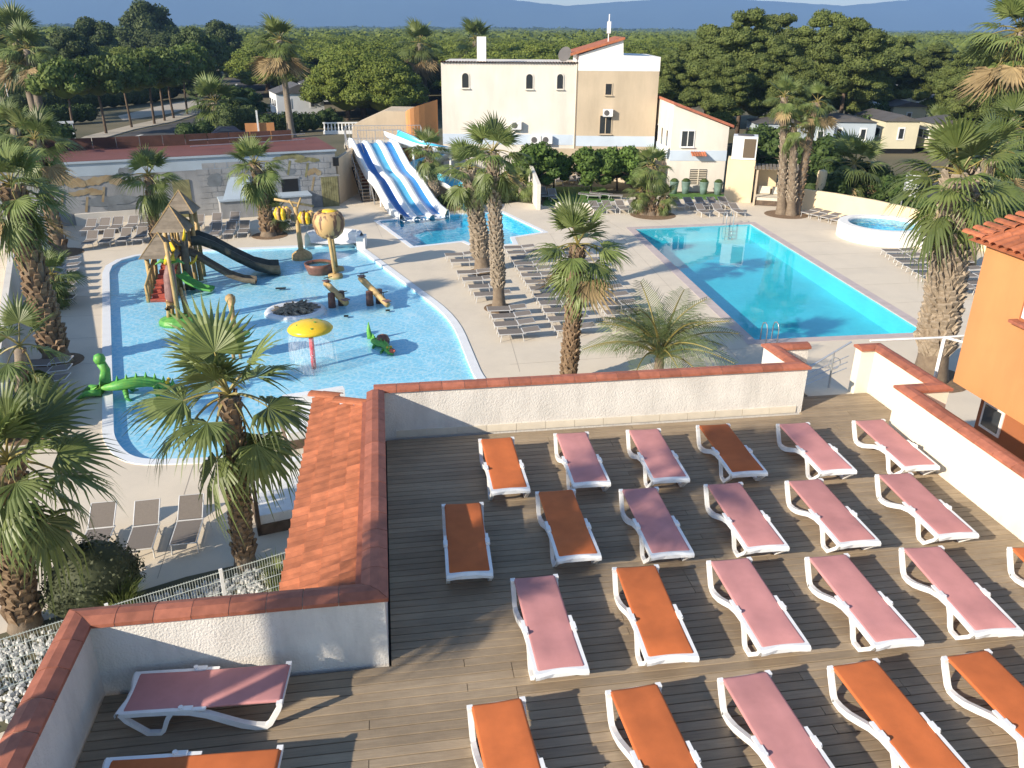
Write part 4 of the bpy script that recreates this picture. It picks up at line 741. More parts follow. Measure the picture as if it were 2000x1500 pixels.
def blobs_dome(rg, n, R, H, z0, br):       # umbrella crown: lumps over a flattened dome
    o = [(0, 0, z0+H*.25, R*.7, R*.7, H*.5)]
    for k in range(n):
        q = math.sqrt((k+.5)/n)*R*.95; a = k*2.4+rg.uniform(-.4, .4); z = z0+H*(1-(q/R)**2)*.62+rg.uniform(-.04, .04)*H; s = br*rg.uniform(.75, 1.2); o.append((q*math.cos(a), q*math.sin(a), z, s, s, s*.62))
    return o
def blobs_round(rg, n, R, H, z0, br, top=1.0):
    o = [(0, 0, z0+H*.5, R*.6, R*.6, H*.4)]
    for k in range(n):
        t = (k+.5)/n; z = z0+H*t; q = R*math.sqrt(max(.02, 1-(abs(t-.42)/.6)**2))*rg.uniform(.6, .95); a = k*2.4+rg.uniform(-.5, .5); s = br*rg.uniform(.7, 1.25); o.append((q*math.cos(a), q*math.sin(a), z, s, s, s*.75))
    return o
def blobs_pine(rg):                        # ragged pine: many uneven clumps on spreading limbs, open below
    o = []
    for k in range(64):
        t = rg.random()**.8; z = 3.6+11*t; R = 5.6*math.sin(math.pi*min(.96, .3+.66*t))**.8*rg.uniform(.35, 1.02); a = rg.uniform(0, 6.28); s = rg.uniform(.75, 1.75)*(1.15-.35*t); o.append((R*math.cos(a), R*math.sin(a), z+rg.uniform(-.5, .5), s, s, s*rg.uniform(.55, .8)))
    return o+[(0, 0, 9, 2.6, 2.6, 3.6)]
rg = random.Random(3); TREES = {}
def proto(kind, n, blobf, dens, size, mat, h, tr, limbs):
    L = []
    for i in range(n):
        cm = crown_mesh('crown', blobf(random.Random(i*7+len(kind))), dens, size, i+len(kind)*10, mat)
        b = MB(); lean = rg.uniform(-.5, .5); b.tube([(0, 0, -.2), (lean*.3, 0, h*.5), (lean*.2, .2, h)], [tr, tr*.8, tr*.55], 8)
        for k in range(limbs): a = k*6.28/limbs+i; b.tube([(lean*.25, .1, h*.72), (1.1*math.cos(a), 1.1*math.sin(a), h*.98), (2.2*math.cos(a), 2.2*math.sin(a), h*1.18)], [tr*.5, tr*.35, tr*.15], 6)
        L.append((cm, b.mesh('trunk', m_bark2, True)))
    TREES[kind] = L
proto('stone_pine', 4, lambda r_: blobs_dome(r_, 30, 4.6, 4.2, 5.2, 1.25), 34, .13, m_pine, 6.0, .26, 5)
proto('umbrella_pine', 3, lambda r_: blobs_dome(r_, 44, 5.0, 7.6, 2.4, 1.35)+blobs_dome(r_, 12, 4.6, 3.0, 2.6, 1.3), 28, .15, m_pine, 4.5, .3, 5)
proto('tall_pine', 3, lambda r_: blobs_pine(r_), 34, .14, m_apine, 8.5, .32, 5)
proto('street_tree', 3, lambda r_: blobs_dome(r_, 16, 2.0, 2.4, 2.6, .8), 34, .13, m_broad, 3.2, .11, 4)
proto('evergreen_tree', 3, lambda r_: blobs_round(r_, 26, 3.8, 8, 1.2, 1.5), 18, .2, m_darkleaf, 4.0, .25, 4)
proto('cypress', 1, lambda r_: [(0, 0, 1+.8*k, .9*math.sin(math.pi*(.2+.75*k/9)), .9*math.sin(math.pi*(.2+.75*k/9)), .9) for k in range(10)], 24, .16, m_darkleaf, 2.0, .12, 0)
proto('shrub', 2, lambda r_: blobs_round(r_, 14, 1.0, 1.3, .1, .5), 60, .08, m_hedge, .6, .05, 3)
proto('fig_tree', 2, lambda r_: blobs_round(r_, 14, 1.9, 2.6, 1.1, .8), 30, .17, m_fig, 1.8, .12, 4)
cnt = {}
def tree(kind, p, sc, label, group, z=GZ, rz=None, flat=1.0, cat=None, wide=1.0):
    k = cnt.get(kind, 0); cnt[kind] = k+1; cm, tm_ = TREES[kind][k % len(TREES[kind])]
    r = root(kind, (p[0], p[1], z-.02), random.uniform(0, 6.28) if rz is None else rz, label, cat or ('shrub' if kind == 'shrub' else 'tree'), group, (sc*wide, sc*wide, sc*flat)); put('crown', cm, r); put('trunk', tm_, r); return r
# ================ buildings
m_bwhite = M('cream_white_render', (.70, .655, .585), .9, .04, .5, .2, 20, world=True, stain=.16, sst=(1, 1, .22), ssc=.7); m_btan = M('tan_render', (.50, .41, .30), .9, .05, .6, .2, 20, world=True, stain=.18, sst=(1, 1, .22), ssc=.7); m_bblue = M('pale_blue_band', (.50, .58, .68), .9, .06, .8, world=True)
m_grey = m_grey; m_roofred = M('dull_red_roof_felt', (.15, .055, .048), .9, .12, .6, world=True); m_slate = M('dark_sheet_roof', (.10, .095, .095), .7, .15, 1)
def box_b(parent, name, mat, s0, s1, z0, z1, y0=-.01, y1=.15):       # a slab on a facade: s along it, y out of it negative
    return part(name, MB().box(((s0+s1)/2, (y0+y1)/2, (z0+z1)/2), (abs(s1-s0), y1-y0, abs(z1-z0))), mat, parent)
def window(parent, s, z, w, h, arch=False, frame=m_white, mull=0, glass=m_glass):
    wd = put('window', None, parent, (s, 0, z)); n = 8
    if arch: pl = [(-w/2, -h/2), (w/2, -h/2)]+[(w/2*math.cos(math.pi*k/n), h/2-w/2+w/2*math.sin(math.pi*k/n)) for k in range(n+1)]
    else: pl = [(-w/2, -h/2), (w/2, -h/2), (w/2, h/2), (-w/2, h/2)]
    k = len(pl); b = MB(); b.add([(x, -.02, y) for x, y in pl], [tuple(range(k))]); part('pane', b, glass, wd)
    b = MB(); gp = [(x*1.0+(.07 if x > 0 else -.07), y+(.07 if y > 0 else -.07)) for x, y in pl]
    b.add([(x, -.05, y) for x, y in pl+gp]+[(x, .0, y) for x, y in gp], [(i, (i+1) % k, k+(i+1) % k, k+i) for i in range(k)]+[(k+i, k+(i+1) % k, 2*k+(i+1) % k, 2*k+i) for i in range(k)])
    for j in range(mull): b.box((-w/2+w*(j+1)/(mull+1), -.04, 0), (.06, .03, h))
    part('frame', b, frame, wd); part('sill', MB().box((0, -.09, -h/2-.07), (w+.2, .16, .06)), frame, wd); return wd
def ac_unit(parent, s, z, k=1.0):
    u = put('air_conditioner', None, parent, (s, -.3, z)); part('casing', MB().box((0, 0, 0), (.9*k, .35, .65*k)), m_whitemetal, u); b = MB(); b.lathe([(.25*k, 0), (.24*k, .02), (.05, .03), (.01, .03)], 14); put('fan_grille', b.mesh('fan_grille', m_slate), u, (-.12*k, -.178, 0), (R90, 0, 0)); part('bracket', MB().box((0, .1, -.36*k), (.7*k, .3, .05)), m_steel, u)
MOx, MOy = (5.03, 72.00)
r = root('main_building', (MOx, MOy, GZ), math.radians(-9.5), 'large cream building with arched windows, tan wing and sloping tile roof', 'building')
p0, p1, p2 = (0.00, 9.32), (11.38, 9.41), (18.05, 9.73); hz = p0[1]; zb = 0
b = MB().prism([(0, 0), (p1[0], 0), (p1[0], 9), (0, 9)], 0, hz); part('wall', b, m_bwhite, r)
t0, t1 = (11.40, 8.78), (18.09, 8.79); b = MB().prism([(p1[0]+.003, -.25), (p2[0], -.25), (p2[0], 10), (p1[0]+.003, 10)], 0, t0[1]); part('tan_wall', b, m_btan, r)
g0, g1, g2 = (11.02, 9.99), (14.94, 11.14), (15.01, 9.98)
b = MB(); b.add([(x, y, z) for y in (-.27, 8) for x, z in ((p1[0]-.02, t0[1]+.003), (p2[0]+.02, t0[1]+.003), (p2[0]+.02, g2[1]-.1), (g2[0], g2[1]), (g1[0], g1[1]), (p1[0]-.02, g0[1]))], [(0, 1, 2, 3, 4, 5), (11, 10, 9, 8, 7, 6)]+[(i+6, (i+1) % 6+6, (i+1) % 6, i) for i in range(6)]); part('white_gable', b, m_wpaint, r)
b = MB(); b.add([(x, y, z+d) for d in (.02, .2) for y in (-.5, 8.2) for x, z in ((g0[0]-.3, g0[1]-.08), (g1[0]+.1, g1[1]+.02))], [(0, 1, 3, 2), (4, 6, 7, 5), (0, 4, 5, 1), (2, 3, 7, 6), (1, 5, 7, 3), (0, 2, 6, 4)]); part('tile_roof', b, m_tile, r)
nt_ = 46; b = MB(); b.sheet([[(.14*math.cos(a), y, .1*math.sin(a)) for a in np.linspace(0, math.pi, 6)] for y in (-.28, 1.2)]); et = b.mesh('eave_tile', m_tile)
for k in range(nt_): put('eave_tile', et, r, ((k+.5)*p1[0]/nt_, 0, hz+.02), (-.08, 0, 0))
c0, c1 = (3.01, 9.35), (3.61, 10.60); part('chimney', MB().box(((c0[0]+c1[0])/2, 1.5, (hz+c1[1])/2+.3), (.75, .7, c1[1]-hz+.8)), m_wpaint, r)
for (px, w, h) in (((2.01, 7.95), .55, 1.15), ((7.35, 7.91), .55, 1.15), ((9.90, 7.93), .5, 1.15)): window(r, px[0], px[1], w, h, True, m_bwhite)
o_ = put('tan_wing_front', None, r, (0, -.25, 0)); window(o_, *(13.94, 7.36), .5, .85, False, m_btan); window(o_, *(13.83, 4.54), .95, 1.45, False, m_btan, 1); ac_unit(o_, *(13.95, 5.53), .9)
ac_unit(r, *(6.27, 4.43)); ac_unit(r, *(7.94, 3.27)); ac_unit(r, *(8.91, 3.28))
q = (0.23, 3.67)[1], (0.21, 2.82)[1]; part('blue_band', MB().box((p1[0]/2, -.012, (q[0]+q[1])/2), (p1[0], .02, q[0]-q[1])), m_bblue, r); part('blue_band', MB().box(((p1[0]+p2[0])/2, -.262, (q[0]+q[1])/2-.05), (p2[0]-p1[0], .02, q[0]-q[1])), m_bblue, r)
d0 = (11.38, 9.29); part('drainpipe', MB().tube([(d0[0]-.15, -.12, 0), (d0[0]-.15, -.12, d0[1])], .06, 6), m_skirt, r)
sd_ = (10.39, 9.79); b = MB(); b.lathe([(.02, 0), (.45, .1), (.62, .25)], 16); put('satellite_dish', b.mesh('satellite_dish', m_slate), r, (sd_[0], 1.2, hz+.6), (1.2, 0, -.6))
an = (13.83, 10.87); b = MB(); b.tube([(an[0], 1, an[1]-.3), (an[0], 1, an[1]+2.2)], .05, 6); b.box((an[0], 1, an[1]+1.2), (.3, .2, .9)); part('antenna', b, m_whitemetal, r)
# orange curved wall, beige shed wall behind the slides
w0, w1 = (-2.66, 5.76), (-0.04, 6.40); r = root('orange_curved_wall', (MOx, MOy, GZ), math.radians(-9.5), 'curved orange wall between the slides and the white building', 'wall')
b = MB(); b.add([v for k in range(9) for v in ((-.4-2.6*math.sin(k/8*R90), .2+(-1.5)*math.sin(k/8*math.pi)*.6-1.0*k/8, 0), (-.4-2.6*math.sin(k/8*R90), .2-1.5*math.sin(k/8*math.pi)*.6-1.0*k/8, w1[1]-1.0*(k/8)))], [(2*k+2, 2*k, 2*k+1, 2*k+3) for k in range(8)]+[(2*k, 2*k+2, 2*k+3, 2*k+1) for k in range(0)]); part('wall', b, m_house, r)
SH = [(-8.06, 0.64), (-2.43, 0.69), (-2.33, 5.40), (-5.02, 5.42), (-7.80, 4.23)]; bs = MB(); bs.add([(x, y, max(0, z)) for y in (.5, 5) for x, z in SH], [(0, 1, 2, 3, 4), (9, 8, 7, 6, 5)]+[(i+5, (i+1) % 5+5, (i+1) % 5, i) for i in range(5)]); r2 = root('beige_shed', (MOx, MOy, GZ), math.radians(-9.5), 'low beige shed with shallow gable behind the slide platform', 'shed'); part('wall', bs, m_btan, r2)
# gabled annexe
AOx, AOy = (22.37, 63.28)
r = root('gabled_annexe', (AOx, AOy, GZ), math.radians(-7), 'small cream annexe with single-pitch red roof and blue band', 'building')
a0, a1, aw = (-0.20, 6.62), (4.33, 5.00), (4.48, -0.24)[0]; DP = 9
b = MB(); b.add([(x, y, z) for y in (0, DP) for x, z in ((0, 0), (aw, 0), (aw, a1[1]), (0, a0[1]))], [(0, 1, 2, 3), (7, 6, 5, 4), (1, 5, 6, 2), (3, 2, 6, 7), (4, 0, 3, 7)]); part('wall', b, m_bwhite, r)
rs = math.atan2(a0[1]-a1[1], aw); b = MB(); b.add([(x, y, z+d) for d in (.02, .22) for y in (-.25, DP) for x, z in ((-.1, a0[1]+.03), (aw+.3, a1[1]-.06))], [(0, 1, 3, 2), (4, 6, 7, 5), (0, 4, 5, 1), (2, 3, 7, 6), (1, 5, 7, 3), (0, 2, 6, 4)]); part('roof', b, m_coping, r)
bb = (1.64, 3.21)[1], (1.72, 2.42)[1]; part('blue_band', MB().box((aw/2, -.012, (bb[0]+bb[1])/2), (aw+.03, .03, bb[0]-bb[1])), m_bblue, r); part('blue_band', MB().box((-.012, DP/2, (bb[0]+bb[1])/2), (.03, DP, bb[0]-bb[1])), m_bblue, r)
window(r, *(1.27, 4.10), .95, 1.15, False, m_white, 1); sh = put('shutter_window', None, r, (*(2.38, 1.18)[:1], 0, (2.38, 1.18)[1])); part('dark_pane', MB().box((0, -.01, 0), (1.35, .04, 1.15)), m_dark, sh)
for k in range(8): part('slat', MB().box((0, -.05, -.5+.14*k), (1.3, .05, .05), 0, .5), m_skirt, sh)
part('centre_post', MB().box((0, -.06, 0), (.07, .06, 1.15)), m_skirt, sh)
an_ = put('tile_awning', None, r, ((2.20, 2.97)[0], -.35, (2.20, 2.97)[1]))
for k in range(6): b = MB(); b.sheet([[(.1*math.cos(a), y, .06*math.sin(a)+y*.35) for a in np.linspace(0, math.pi, 6)] for y in (-.4, .4)]); put('awning_tile', b.mesh('awning_tile', m_tile), an_, (-.5+.2*k, 0, 0))
for k in range(3):
    wd = put('side_window', None, r, (0, 1.6+2.0*k, 3.9), -R90); part('pane', MB().box((0, -.02, 0), (.5, .04, 1.3)), m_glass, wd); part('frame', MB().box((0, -.008, 0), (.66, .03, 1.46)), m_white, wd)
b = MB(); b.lathe([(.02, 0), (.3, .06), (.42, .18)], 14); put('satellite_dish', b.mesh('satellite_dish', m_white), r, (-.4, .3, 3.1), (1.2, 0, -.9))
for k, p in enumerate(((22.50, 62.16), (23.43, 62.06), (24.78, 61.68), (25.84, 61.35))):
    pr_ = root('tall_planter', (p[0], p[1], GZ), 0, ('leftmost tall grey-green planter, with a small cactus', 'second tall grey-green planter before the annexe', 'third tall grey-green planter before the shutter', 'rightmost tall grey-green planter at annexe corner')[k], 'planter', 'planters before the annexe'); b = MB(); b.lathe([(.24, 0), (.3, .5), (.36, .95), (.4, 1.0), (.34, 1.0), (.32, .9), (.01, .88)], 14); part('pot', b, M('grey_green_pot%d' % k, (.16, .24, .22), .5, .1, 4), pr_, True)
    b = MB(); b.lathe([(.3, .9), (.34, 1.05), (.2, 1.2), (.01, 1.25)], 8); part('plant', b, m_hedge, pr_)
# lawns
m_lawn = M('artificial_lawn', (.05, .13, .02), .95, .25, 3, .6, 90, col2=(.10, .2, .04), world=True)
for pl in ([(21.39, 60.39), (25.52, 59.30), (26.62, 61.47), (22.36, 62.62)], [(11.33, 58.81), (15.19, 57.98), (17.11, 60.07), (17.76, 65.64), (13.35, 66.14)]):
    part('lawn', MB().prism(pl, GZ, GZ+.05), m_lawn, kind='structure')
# garden walls
def wall_line(name, label, pts, h, mat, th=.25, cat='wall', grp=None):
    r = root(name, (pts[0][0], pts[0][1], GZ), 0, label, cat, grp); w = MB(); P = [Vector(p)-Vector(pts[0]) for p in pts]; L_, R_ = [], []
    for i in range(len(P)):
        d = (P[min(i+1, len(P)-1)]-P[max(i-1, 0)]).normalized(); n = Vector((-d.y, d.x))*th/2; L_.append(P[i]+n); R_.append(P[i]-n)
    k = len(P); hs = h if isinstance(h, (list, tuple)) else [h]*k
    w.add([(p.x, p.y, 0) for p in L_+R_]+[(p.x, p.y, z) for p, z in zip(L_+R_, hs*2)], [f for i in range(k-1) for f in ((i+1, i, 2*k+i, 2*k+i+1), (k+i, k+i+1, 3*k+i+1, 3*k+i), (2*k+i, 3*k+i, 3*k+i+1, 2*k+i+1))]+[(0, k, 3*k, 2*k), (2*k-1, k-1, 3*k-1, 4*k-1)])
    part('wall', w, mat, r); return r
m_yellowwall = M('yellow_cream_render', (.72, .58, .38), .9, .05, 1, .2, 40, world=True)
wall_line('curved_garden_wall', 'yellow-cream curved wall behind the whirlpool', [(29.82, 55.15), (31.22, 53.38), (32.76, 51.02), (33.77, 48.72), (34.27, 45.93), (34.91, 43.86), (35.40, 41.36)], [1.5, 1.5, 1.45, 1.4, 1.35, 1.3, 1.3], m_yellowwall)
wall_line('low_garden_wall', 'low white wall with sloping top between slide pool and lawn', [(10.76, 57.40), (11.23, 65.00)], [1.8, 2.6], m_bwhite); wall_line('lawn_back_wall', 'beige wall behind the fig trees and the lawn', [(12.12, 70.22), (19.08, 68.93), (22.26, 64.66)], 2.6, m_btan)
wall_line('lawn_kerb', 'low cream kerb edging the lawn corner', [(12.12, 57.97), (14.82, 57.29), (16.69, 57.80), (18.57, 57.58)], .4, m_bwhite)
wall_line('side_wall', 'white boundary wall at far left of the pool area', [(-12.31, 24.38), (-20.64, 48.41), (-21.63, 55.60)], 1.4, m_bwhite); wall_line('mural_plinth', 'low pale wall in front of the mural', [(-20.05, 56.01), (-15.64, 57.49)], .75, m_bwhite)
# terracotta tile lean-to under the main building
tr_ = root('tiled_canopy', (*(10.32, 71.74), GZ), math.radians(-9.5), 'small red tile canopy between the palms and the white building', 'roof')
for k in range(14): b = MB(); b.sheet([[(.13*math.cos(a), y, .08*math.sin(a)+y*.5) for a in np.linspace(0, math.pi, 6)] for y in (-1.1, 1.1)]); put('canopy_tile', b.mesh('canopy_tile', m_tile), tr_, (-1.2+.26*k, 2.2, 2.7))
part('canopy_wall', MB().box((.5, 2.6, 1.0), (3.7, .3, 2.2)), m_btan, tr_)
# cooling unit on its block, pergola daybed, trellis
cx0, cy0 = (26.65, 58.17); r = root('cooling_unit', (cx0, cy0+1.2, GZ), math.radians(-24), 'large white cooling unit on cream block beside the annexe', 'cooling unit')
part('block', MB().box((0, 0, 1.55), (2.0, 2.0, 3.1)), m_yellowwall, r); part('casing', MB().box((.1, -.1, 3.95), (1.75, 1.6, 1.65)), m_whitemetal, r); part('grille', MB().box((.45, -.91, 3.95), (.85, .04, 1.35)), M('brown_grille', (.12, .09, .06), .8, .2, 30), r); b = MB(); b.lathe([(.6, 0), (.58, .05), (.02, .06)], 20, (.1, -.1, 4.78)); part('fan', b, m_slate, r)
px0, py0 = (28.49, 56.60); r = root('pergola_daybed', (px0, py0, GZ), math.radians(-24), 'wooden pergola with cream daybed cushions behind the big pool', 'pergola')
for sx in (-1.6, 1.6):
    for sy in (-.1, 2.2): part('post', MB().box((sx, sy, 1.3), (.14, .14, 2.6)), m_btan, r)
for k in range(14): part('roof_slat', MB().box((-1.75+.27*k, 1.05, 2.68), (.2, 2.7, .05)), m_thatch, r)
part('bed_base', MB().box((0, 1.0, .2), (3.2, 2.1, .35)), m_bark2, r); part('mattress', MB().box((0, 1.0, .48), (3.1, 2.0, .2)), m_skirt, r); part('back_panel', MB().box((-.9, 2.3, 1.4), (1.6, .06, 2.2)), m_yellowwall, r)
for sx in (-.9, .1, 1.0): part('cushion', MB().box((sx, 1.75, .85), (.85, .2, .55), 0, -.3), m_skirt, r)
r = root('sign_post', (*(34.31, 49.57), GZ), 0, 'white slatted board on a pole beside the whirlpool', 'sign'); part('pole', MB().tube([(-.5, 0, 0), (-.5, 0, 3.4)], .04, 6), m_steel, r)
for k in range(8): part('slat', MB().box((0, 0, 2.0+.19*k), (1.0, .04, .12), 0, 0, .2), m_white, r)
# gateposts in the hedge
for p, w in (((31.91, 56.77), 'cream round-topped post in the hedge behind curved wall'),):
    r = root('garden_post', (*p, GZ), 0, w, 'post'); b = MB(); b.lathe([(.35, 0), (.35, 2.3), (.3, 2.5), (.02, 2.6)], 12); part('shaft', b, m_yellowwall, r)
# ================ mural building
UOx, UOy = (-20.10, 56.16); UAn = 0.2600
m_mural = M('grey_painted_blockwork', (.25, .255, .265), .9, .12, .7, .3, 12, col2=(.36, .37, .385), world=True, stain=.3, sst=(1, 1, .4), ssc=.8); m_muralblue = M('mural_sky_blue', (.36, .43, .50), .9, .1, .6, world=True); m_ochre = M('mural_ochre', (.27, .19, .10), .9, .4, 2.5, world=True, col2=(.36, .3, .2)); m_olive = M('mural_olive', (.21, .20, .10), .9, .3, 3, world=True); m_mgrey = M('mural_dark_grey', (.17, .19, .21), .9, .2, 2, world=True)
r = root('mural_building', (UOx, UOy, GZ), UAn, 'long low building with a savannah mural and flat red roof', 'building'); u0 = (-1.84, 3.95); u1 = (17.19, -0.01); ut = (17.36, 3.98)[1]; DPm = 7
b = MB().prism([(-4, 0), (u1[0], 0), (u1[0], DPm), (-4, DPm)], 0, ut); part('wall', b, m_mural, r); part('sky_band', MB().box((u1[0]*.38, -.006, ut-.45), (u1[0]*.8, .012, .9)), m_muralblue, r)
b = MB().box((u1[0]/2-2, DPm/2, ut+.03), (u1[0]+4.2, DPm+.2, .06)); part('roof', b, m_roofred, r); part('roof_edge', MB().box((u1[0]/2-2, -.06, ut-.03), (u1[0]+4.2, .1, .14)), m_muralblue, r)
nb = 12; m_brownboard = M('dark_brown_board', (.085, .04, .03), .8, .2, 2, rnd=.2)
for k in range(nb): part('parapet_board', MB().box((-3+(u1[0]+1)*(k+.5)/nb, DPm-1.4, ut+.45), ((u1[0]+1)/nb-.05, .08, .75)), m_brownboard, r)
for z in (.35, .75): part('roof_rail', MB().tube([(u1[0]*.45, DPm*.35, ut+z), (u1[0]*.92, DPm*.5, ut+z)], .03, 5), m_steel, r)
# block courses: recessed joint lines as thin proud blocks on the right third
blk = MB().box((0, -.012, 0), (.78, .02, .36)).mesh('block', m_mural)
for i in range(9):
    for j in range(11):
        s = u1[0]-.42-.82*j-(.41 if i % 2 else 0); z = .2+.39*i
        if z > ut-.3 or s < 6: continue
        put('block', blk, r, (s, 0, z))
def blob(s, z, w, h, mat, name, seed, y=-.03):
    q = random.Random(seed); n = 16; pl = [(s+w/2*math.cos(2*math.pi*k/n)*q.uniform(.7, 1.1), y, z+h/2*math.sin(2*math.pi*k/n)*q.uniform(.6, 1.1)) for k in range(n)]; b = MB(); b.add(pl, [tuple(range(n))]); part(name, b, mat, r)
for k, (p, w, h, mt) in enumerate((((-0.40, 2.82), 2.6, 1.2, m_ochre), ((2.01, 2.77), 2.4, .9, m_ochre), ((0.93, 2.09), 1.9, .7, m_ochre), ((14.00, 3.65), 2.0, .6, m_olive), ((15.21, 3.38), 1.6, .5, m_olive), ((15.56, 2.54), 1.0, .8, m_ochre))):
    [blob(p[0]+(j-1.5)*w*.22, p[1]+.12*((j*7) % 3-1)*h, w*.5, h*(.5+.12*(j % 2)), mt, 'painted_crown', k*9+j, -.03-.004*j) for j in range(4)]; part('painted_trunk', MB().box((p[0]-.1, -.026, p[1]-h*.5-.45), (.14, .01, 1.0), 0, 0, .25), mt, r)
for k, (p, w, h) in enumerate((((2.23, 1.43), 3.6, .8), ((8.89, 2.35), 1.1, 1.2), ((3.46, 3.24), .9, .7), ((13.96, 2.64), .8, .6), ((2.91, 0.95), 2.4, .4))): blob(p[0], p[1], w, h, m_mgrey, 'painted_animal', 20+k)
q0, q1 = (6.07, -0.16), (7.32, 2.34); part('painted_door', MB().box(((q0[0]+q1[0])/2, -.03, 1.25), (1.1, .04, 2.5)), m_olive, r)
for p, w, h, mt, nm in (((13.84, 1.47), 1.15, 1.35, m_dark, 'hatch'), ((16.64, 1.03), 1.2, 2.2, m_olive, 'door')): d_ = part(nm, MB().box((p[0], -.035, p[1]), (w, .05, h)), mt, r); part('frame', MB().box((p[0], -.03, p[1]+h/2+.06), (w+.25, .07, .12)), m_mural, d_); 
for k in range(7): part('door_plank', MB().box(((16.64, 1.03)[0]-.5+.165*k, -.07, (16.64, 1.03)[1]), (.14, .03, 2.15)), m_olive, r)
part('wall_lamp', MB().box(((17.18, 3.17)[0], -.12, (17.18, 3.17)[1]), (.4, .2, .6)), m_dark, r)
h0, h1 = (8.91, -0.32), (14.98, -0.21); hut_ = put('counter_block', None, r, (0, 0, 0))
b = MB().prism([(h0[0], -1.6), (h1[0], -1.6), (h1[0], -.02), (h0[0], -.02)], 0, 1.15); part('counter', b, m_mural, hut_); b = MB().prism([(h0[0]-.05, -1.7), (h1[0]+.05, -1.7), (h1[0]+.05, -.02), (h0[0]-.05, -.02)], 1.15, 1.25); part('counter_top', b, m_muralblue, hut_)
b = MB(); zt = 2.5; b.add([(h0[0]+.2, -1.5, 1.26), (h0[0]+2.3, -1.5, 1.26), (h0[0]+2.2, -.05, zt), (h0[0]+.9, -.05, zt)], [(0, 1, 2, 3)]); part('sloping_panel', b, m_muralblue, hut_)
# dark retaining wall between mural building and slide stair
wall_line('retaining_wall', 'shaded beige wall between the mural building and slide stair', [(-3.52, 61.31), (-2.01, 66.51)], [3.2, 3.6], m_btan)
# ================ orange house at the right edge
HXX = 12.6; h0 = (15.27, 0.15); h1 = (15.19, 3.35); HY = h0[0]; hzb, hzt = h0[1], h1[1]
r = root('orange_house', (HXX, HY, GZ), 0, 'bright orange house with clay tile eaves at right picture edge', 'house')
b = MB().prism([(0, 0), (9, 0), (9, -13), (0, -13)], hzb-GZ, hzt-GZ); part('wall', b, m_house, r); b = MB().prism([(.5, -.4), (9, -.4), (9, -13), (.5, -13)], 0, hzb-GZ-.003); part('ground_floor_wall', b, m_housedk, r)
et_ = MB(); et_.sheet([[(x, .11*math.cos(a), .075*math.sin(a)+x*.3) for a in np.linspace(0, math.pi, 6)] for x in (-.2, .3)]); etm = et_.mesh('eave_tile', m_tile)
for k in range(30):
    for c in range(4): put('eave_tile', etm, r, (.02+c*.46, .3-.235*k, hzt-GZ+.12+c*.1), (0, 0, random.uniform(-.03, .03)))
b = MB(); b.add([(-.15, .4, hzt-GZ), (-.15, -13, hzt-GZ), (6, -13, hzt-GZ+1.9), (3, .55, hzt-GZ+.95), (3, .55, hzt-GZ), ], [(0, 1, 2, 3), (0, 3, 4)]); part('roof', b, m_tile, r)
et2 = MB(); et2.sheet([[(.11*math.cos(a), y, .075*math.sin(a)) for a in np.linspace(0, math.pi, 6)] for y in (-.3, .35)]); et2m = et2.mesh('verge_tile', m_tile)
for k in range(18): put('verge_tile', et2m, r, (-.05+.24*k, .3, hzt-GZ+.12+.07*k))
wy = (14.10, 2.75); wd = put('window', None, r, (0, wy[0]-HY-.8, wy[1]-GZ+.05)); part('reveal', MB().box((.03, 0, 0), (.12, 1.1, 1.35)), m_housedk, wd); part('pane', MB().box((-.035, 0, .02), (.02, .8, 1.1)), m_glass, wd); part('frame', MB().box((-.02, 0, .02), (.03, 1.0, 1.25)), m_white, wd); part('sill', MB().box((-.1, 0, -.7), (.2, 1.25, .06)), m_coping, wd)
wy = (14.41, -0.42); wd = put('lower_window', None, r, (.5, wy[0]-HY, wy[1]-GZ)); part('pane', MB().box((-.03, 0, 0), (.03, .5, .5)), m_glass, wd); part('frame', MB().box((-.01, 0, 0), (.04, .64, .64)), m_white, wd)
r = root('white_railing', (*(12.37, 16.36), 0), 0, 'white tube railing between the cream parapet and orange house', 'railing')
part('top_rail', MB().tube([(-1.2, .15, .75), (.62, 0, .8), (1.6, -.05, .85)], .03, 6), m_white, r); part('post', MB().tube([(.62, 0, -.6), (.62, 0, .82)], .045, 6), m_white, r); part('side_rail', MB().tube([(.62, 0, .8), (1.2, -.6, .75)], .03, 6), m_white, r)
# ================ white daybeds and fence left of the tiled roof
for p, lab in (((-2.9, 19.6), 'white cushioned daybed with wooden posts beside thick palm trunk'), ((-2.6, 24.2), 'white cushioned daybed nearest the splash pool')):
    r = root('cabana_daybed', (p[0], p[1], GZ), .25, lab, 'daybed', 'white daybeds'); part('plinth', MB().box((0, 0, .15), (2.3, 2.3, .3)), m_bark2, r); part('mattress', MB().box((0, 0, .43), (2.2, 2.2, .26)), m_white, r); part('bolster', MB().box((.1, 1.0, .7), (2.0, .3, .35)), m_white, r)
    for sx in (-1.1, 1.1):
        for sy in ((-1.1, 1.1) if p[1] < 22 else ()): part('post', MB().box((sx, sy, 1.15), (.1, .1, 2.3)), m_bamboo if sy > 0 else m_bark2, r)
m_wire = M('pale_green_wire', (.55, .6, .56), .4, .05, 3); F0, F1 = Vector((-10.2, 12.5)), Vector((-1.9, 15.95)); NP = 4
r = root('wire_fence', (F0.x, F0.y, GZ), math.atan2(F1.y-F0.y, F1.x-F0.x), 'pale welded wire fence running along the white gravel bed', 'fence'); FLn = (F1-F0).length; pwid = FLn/NP
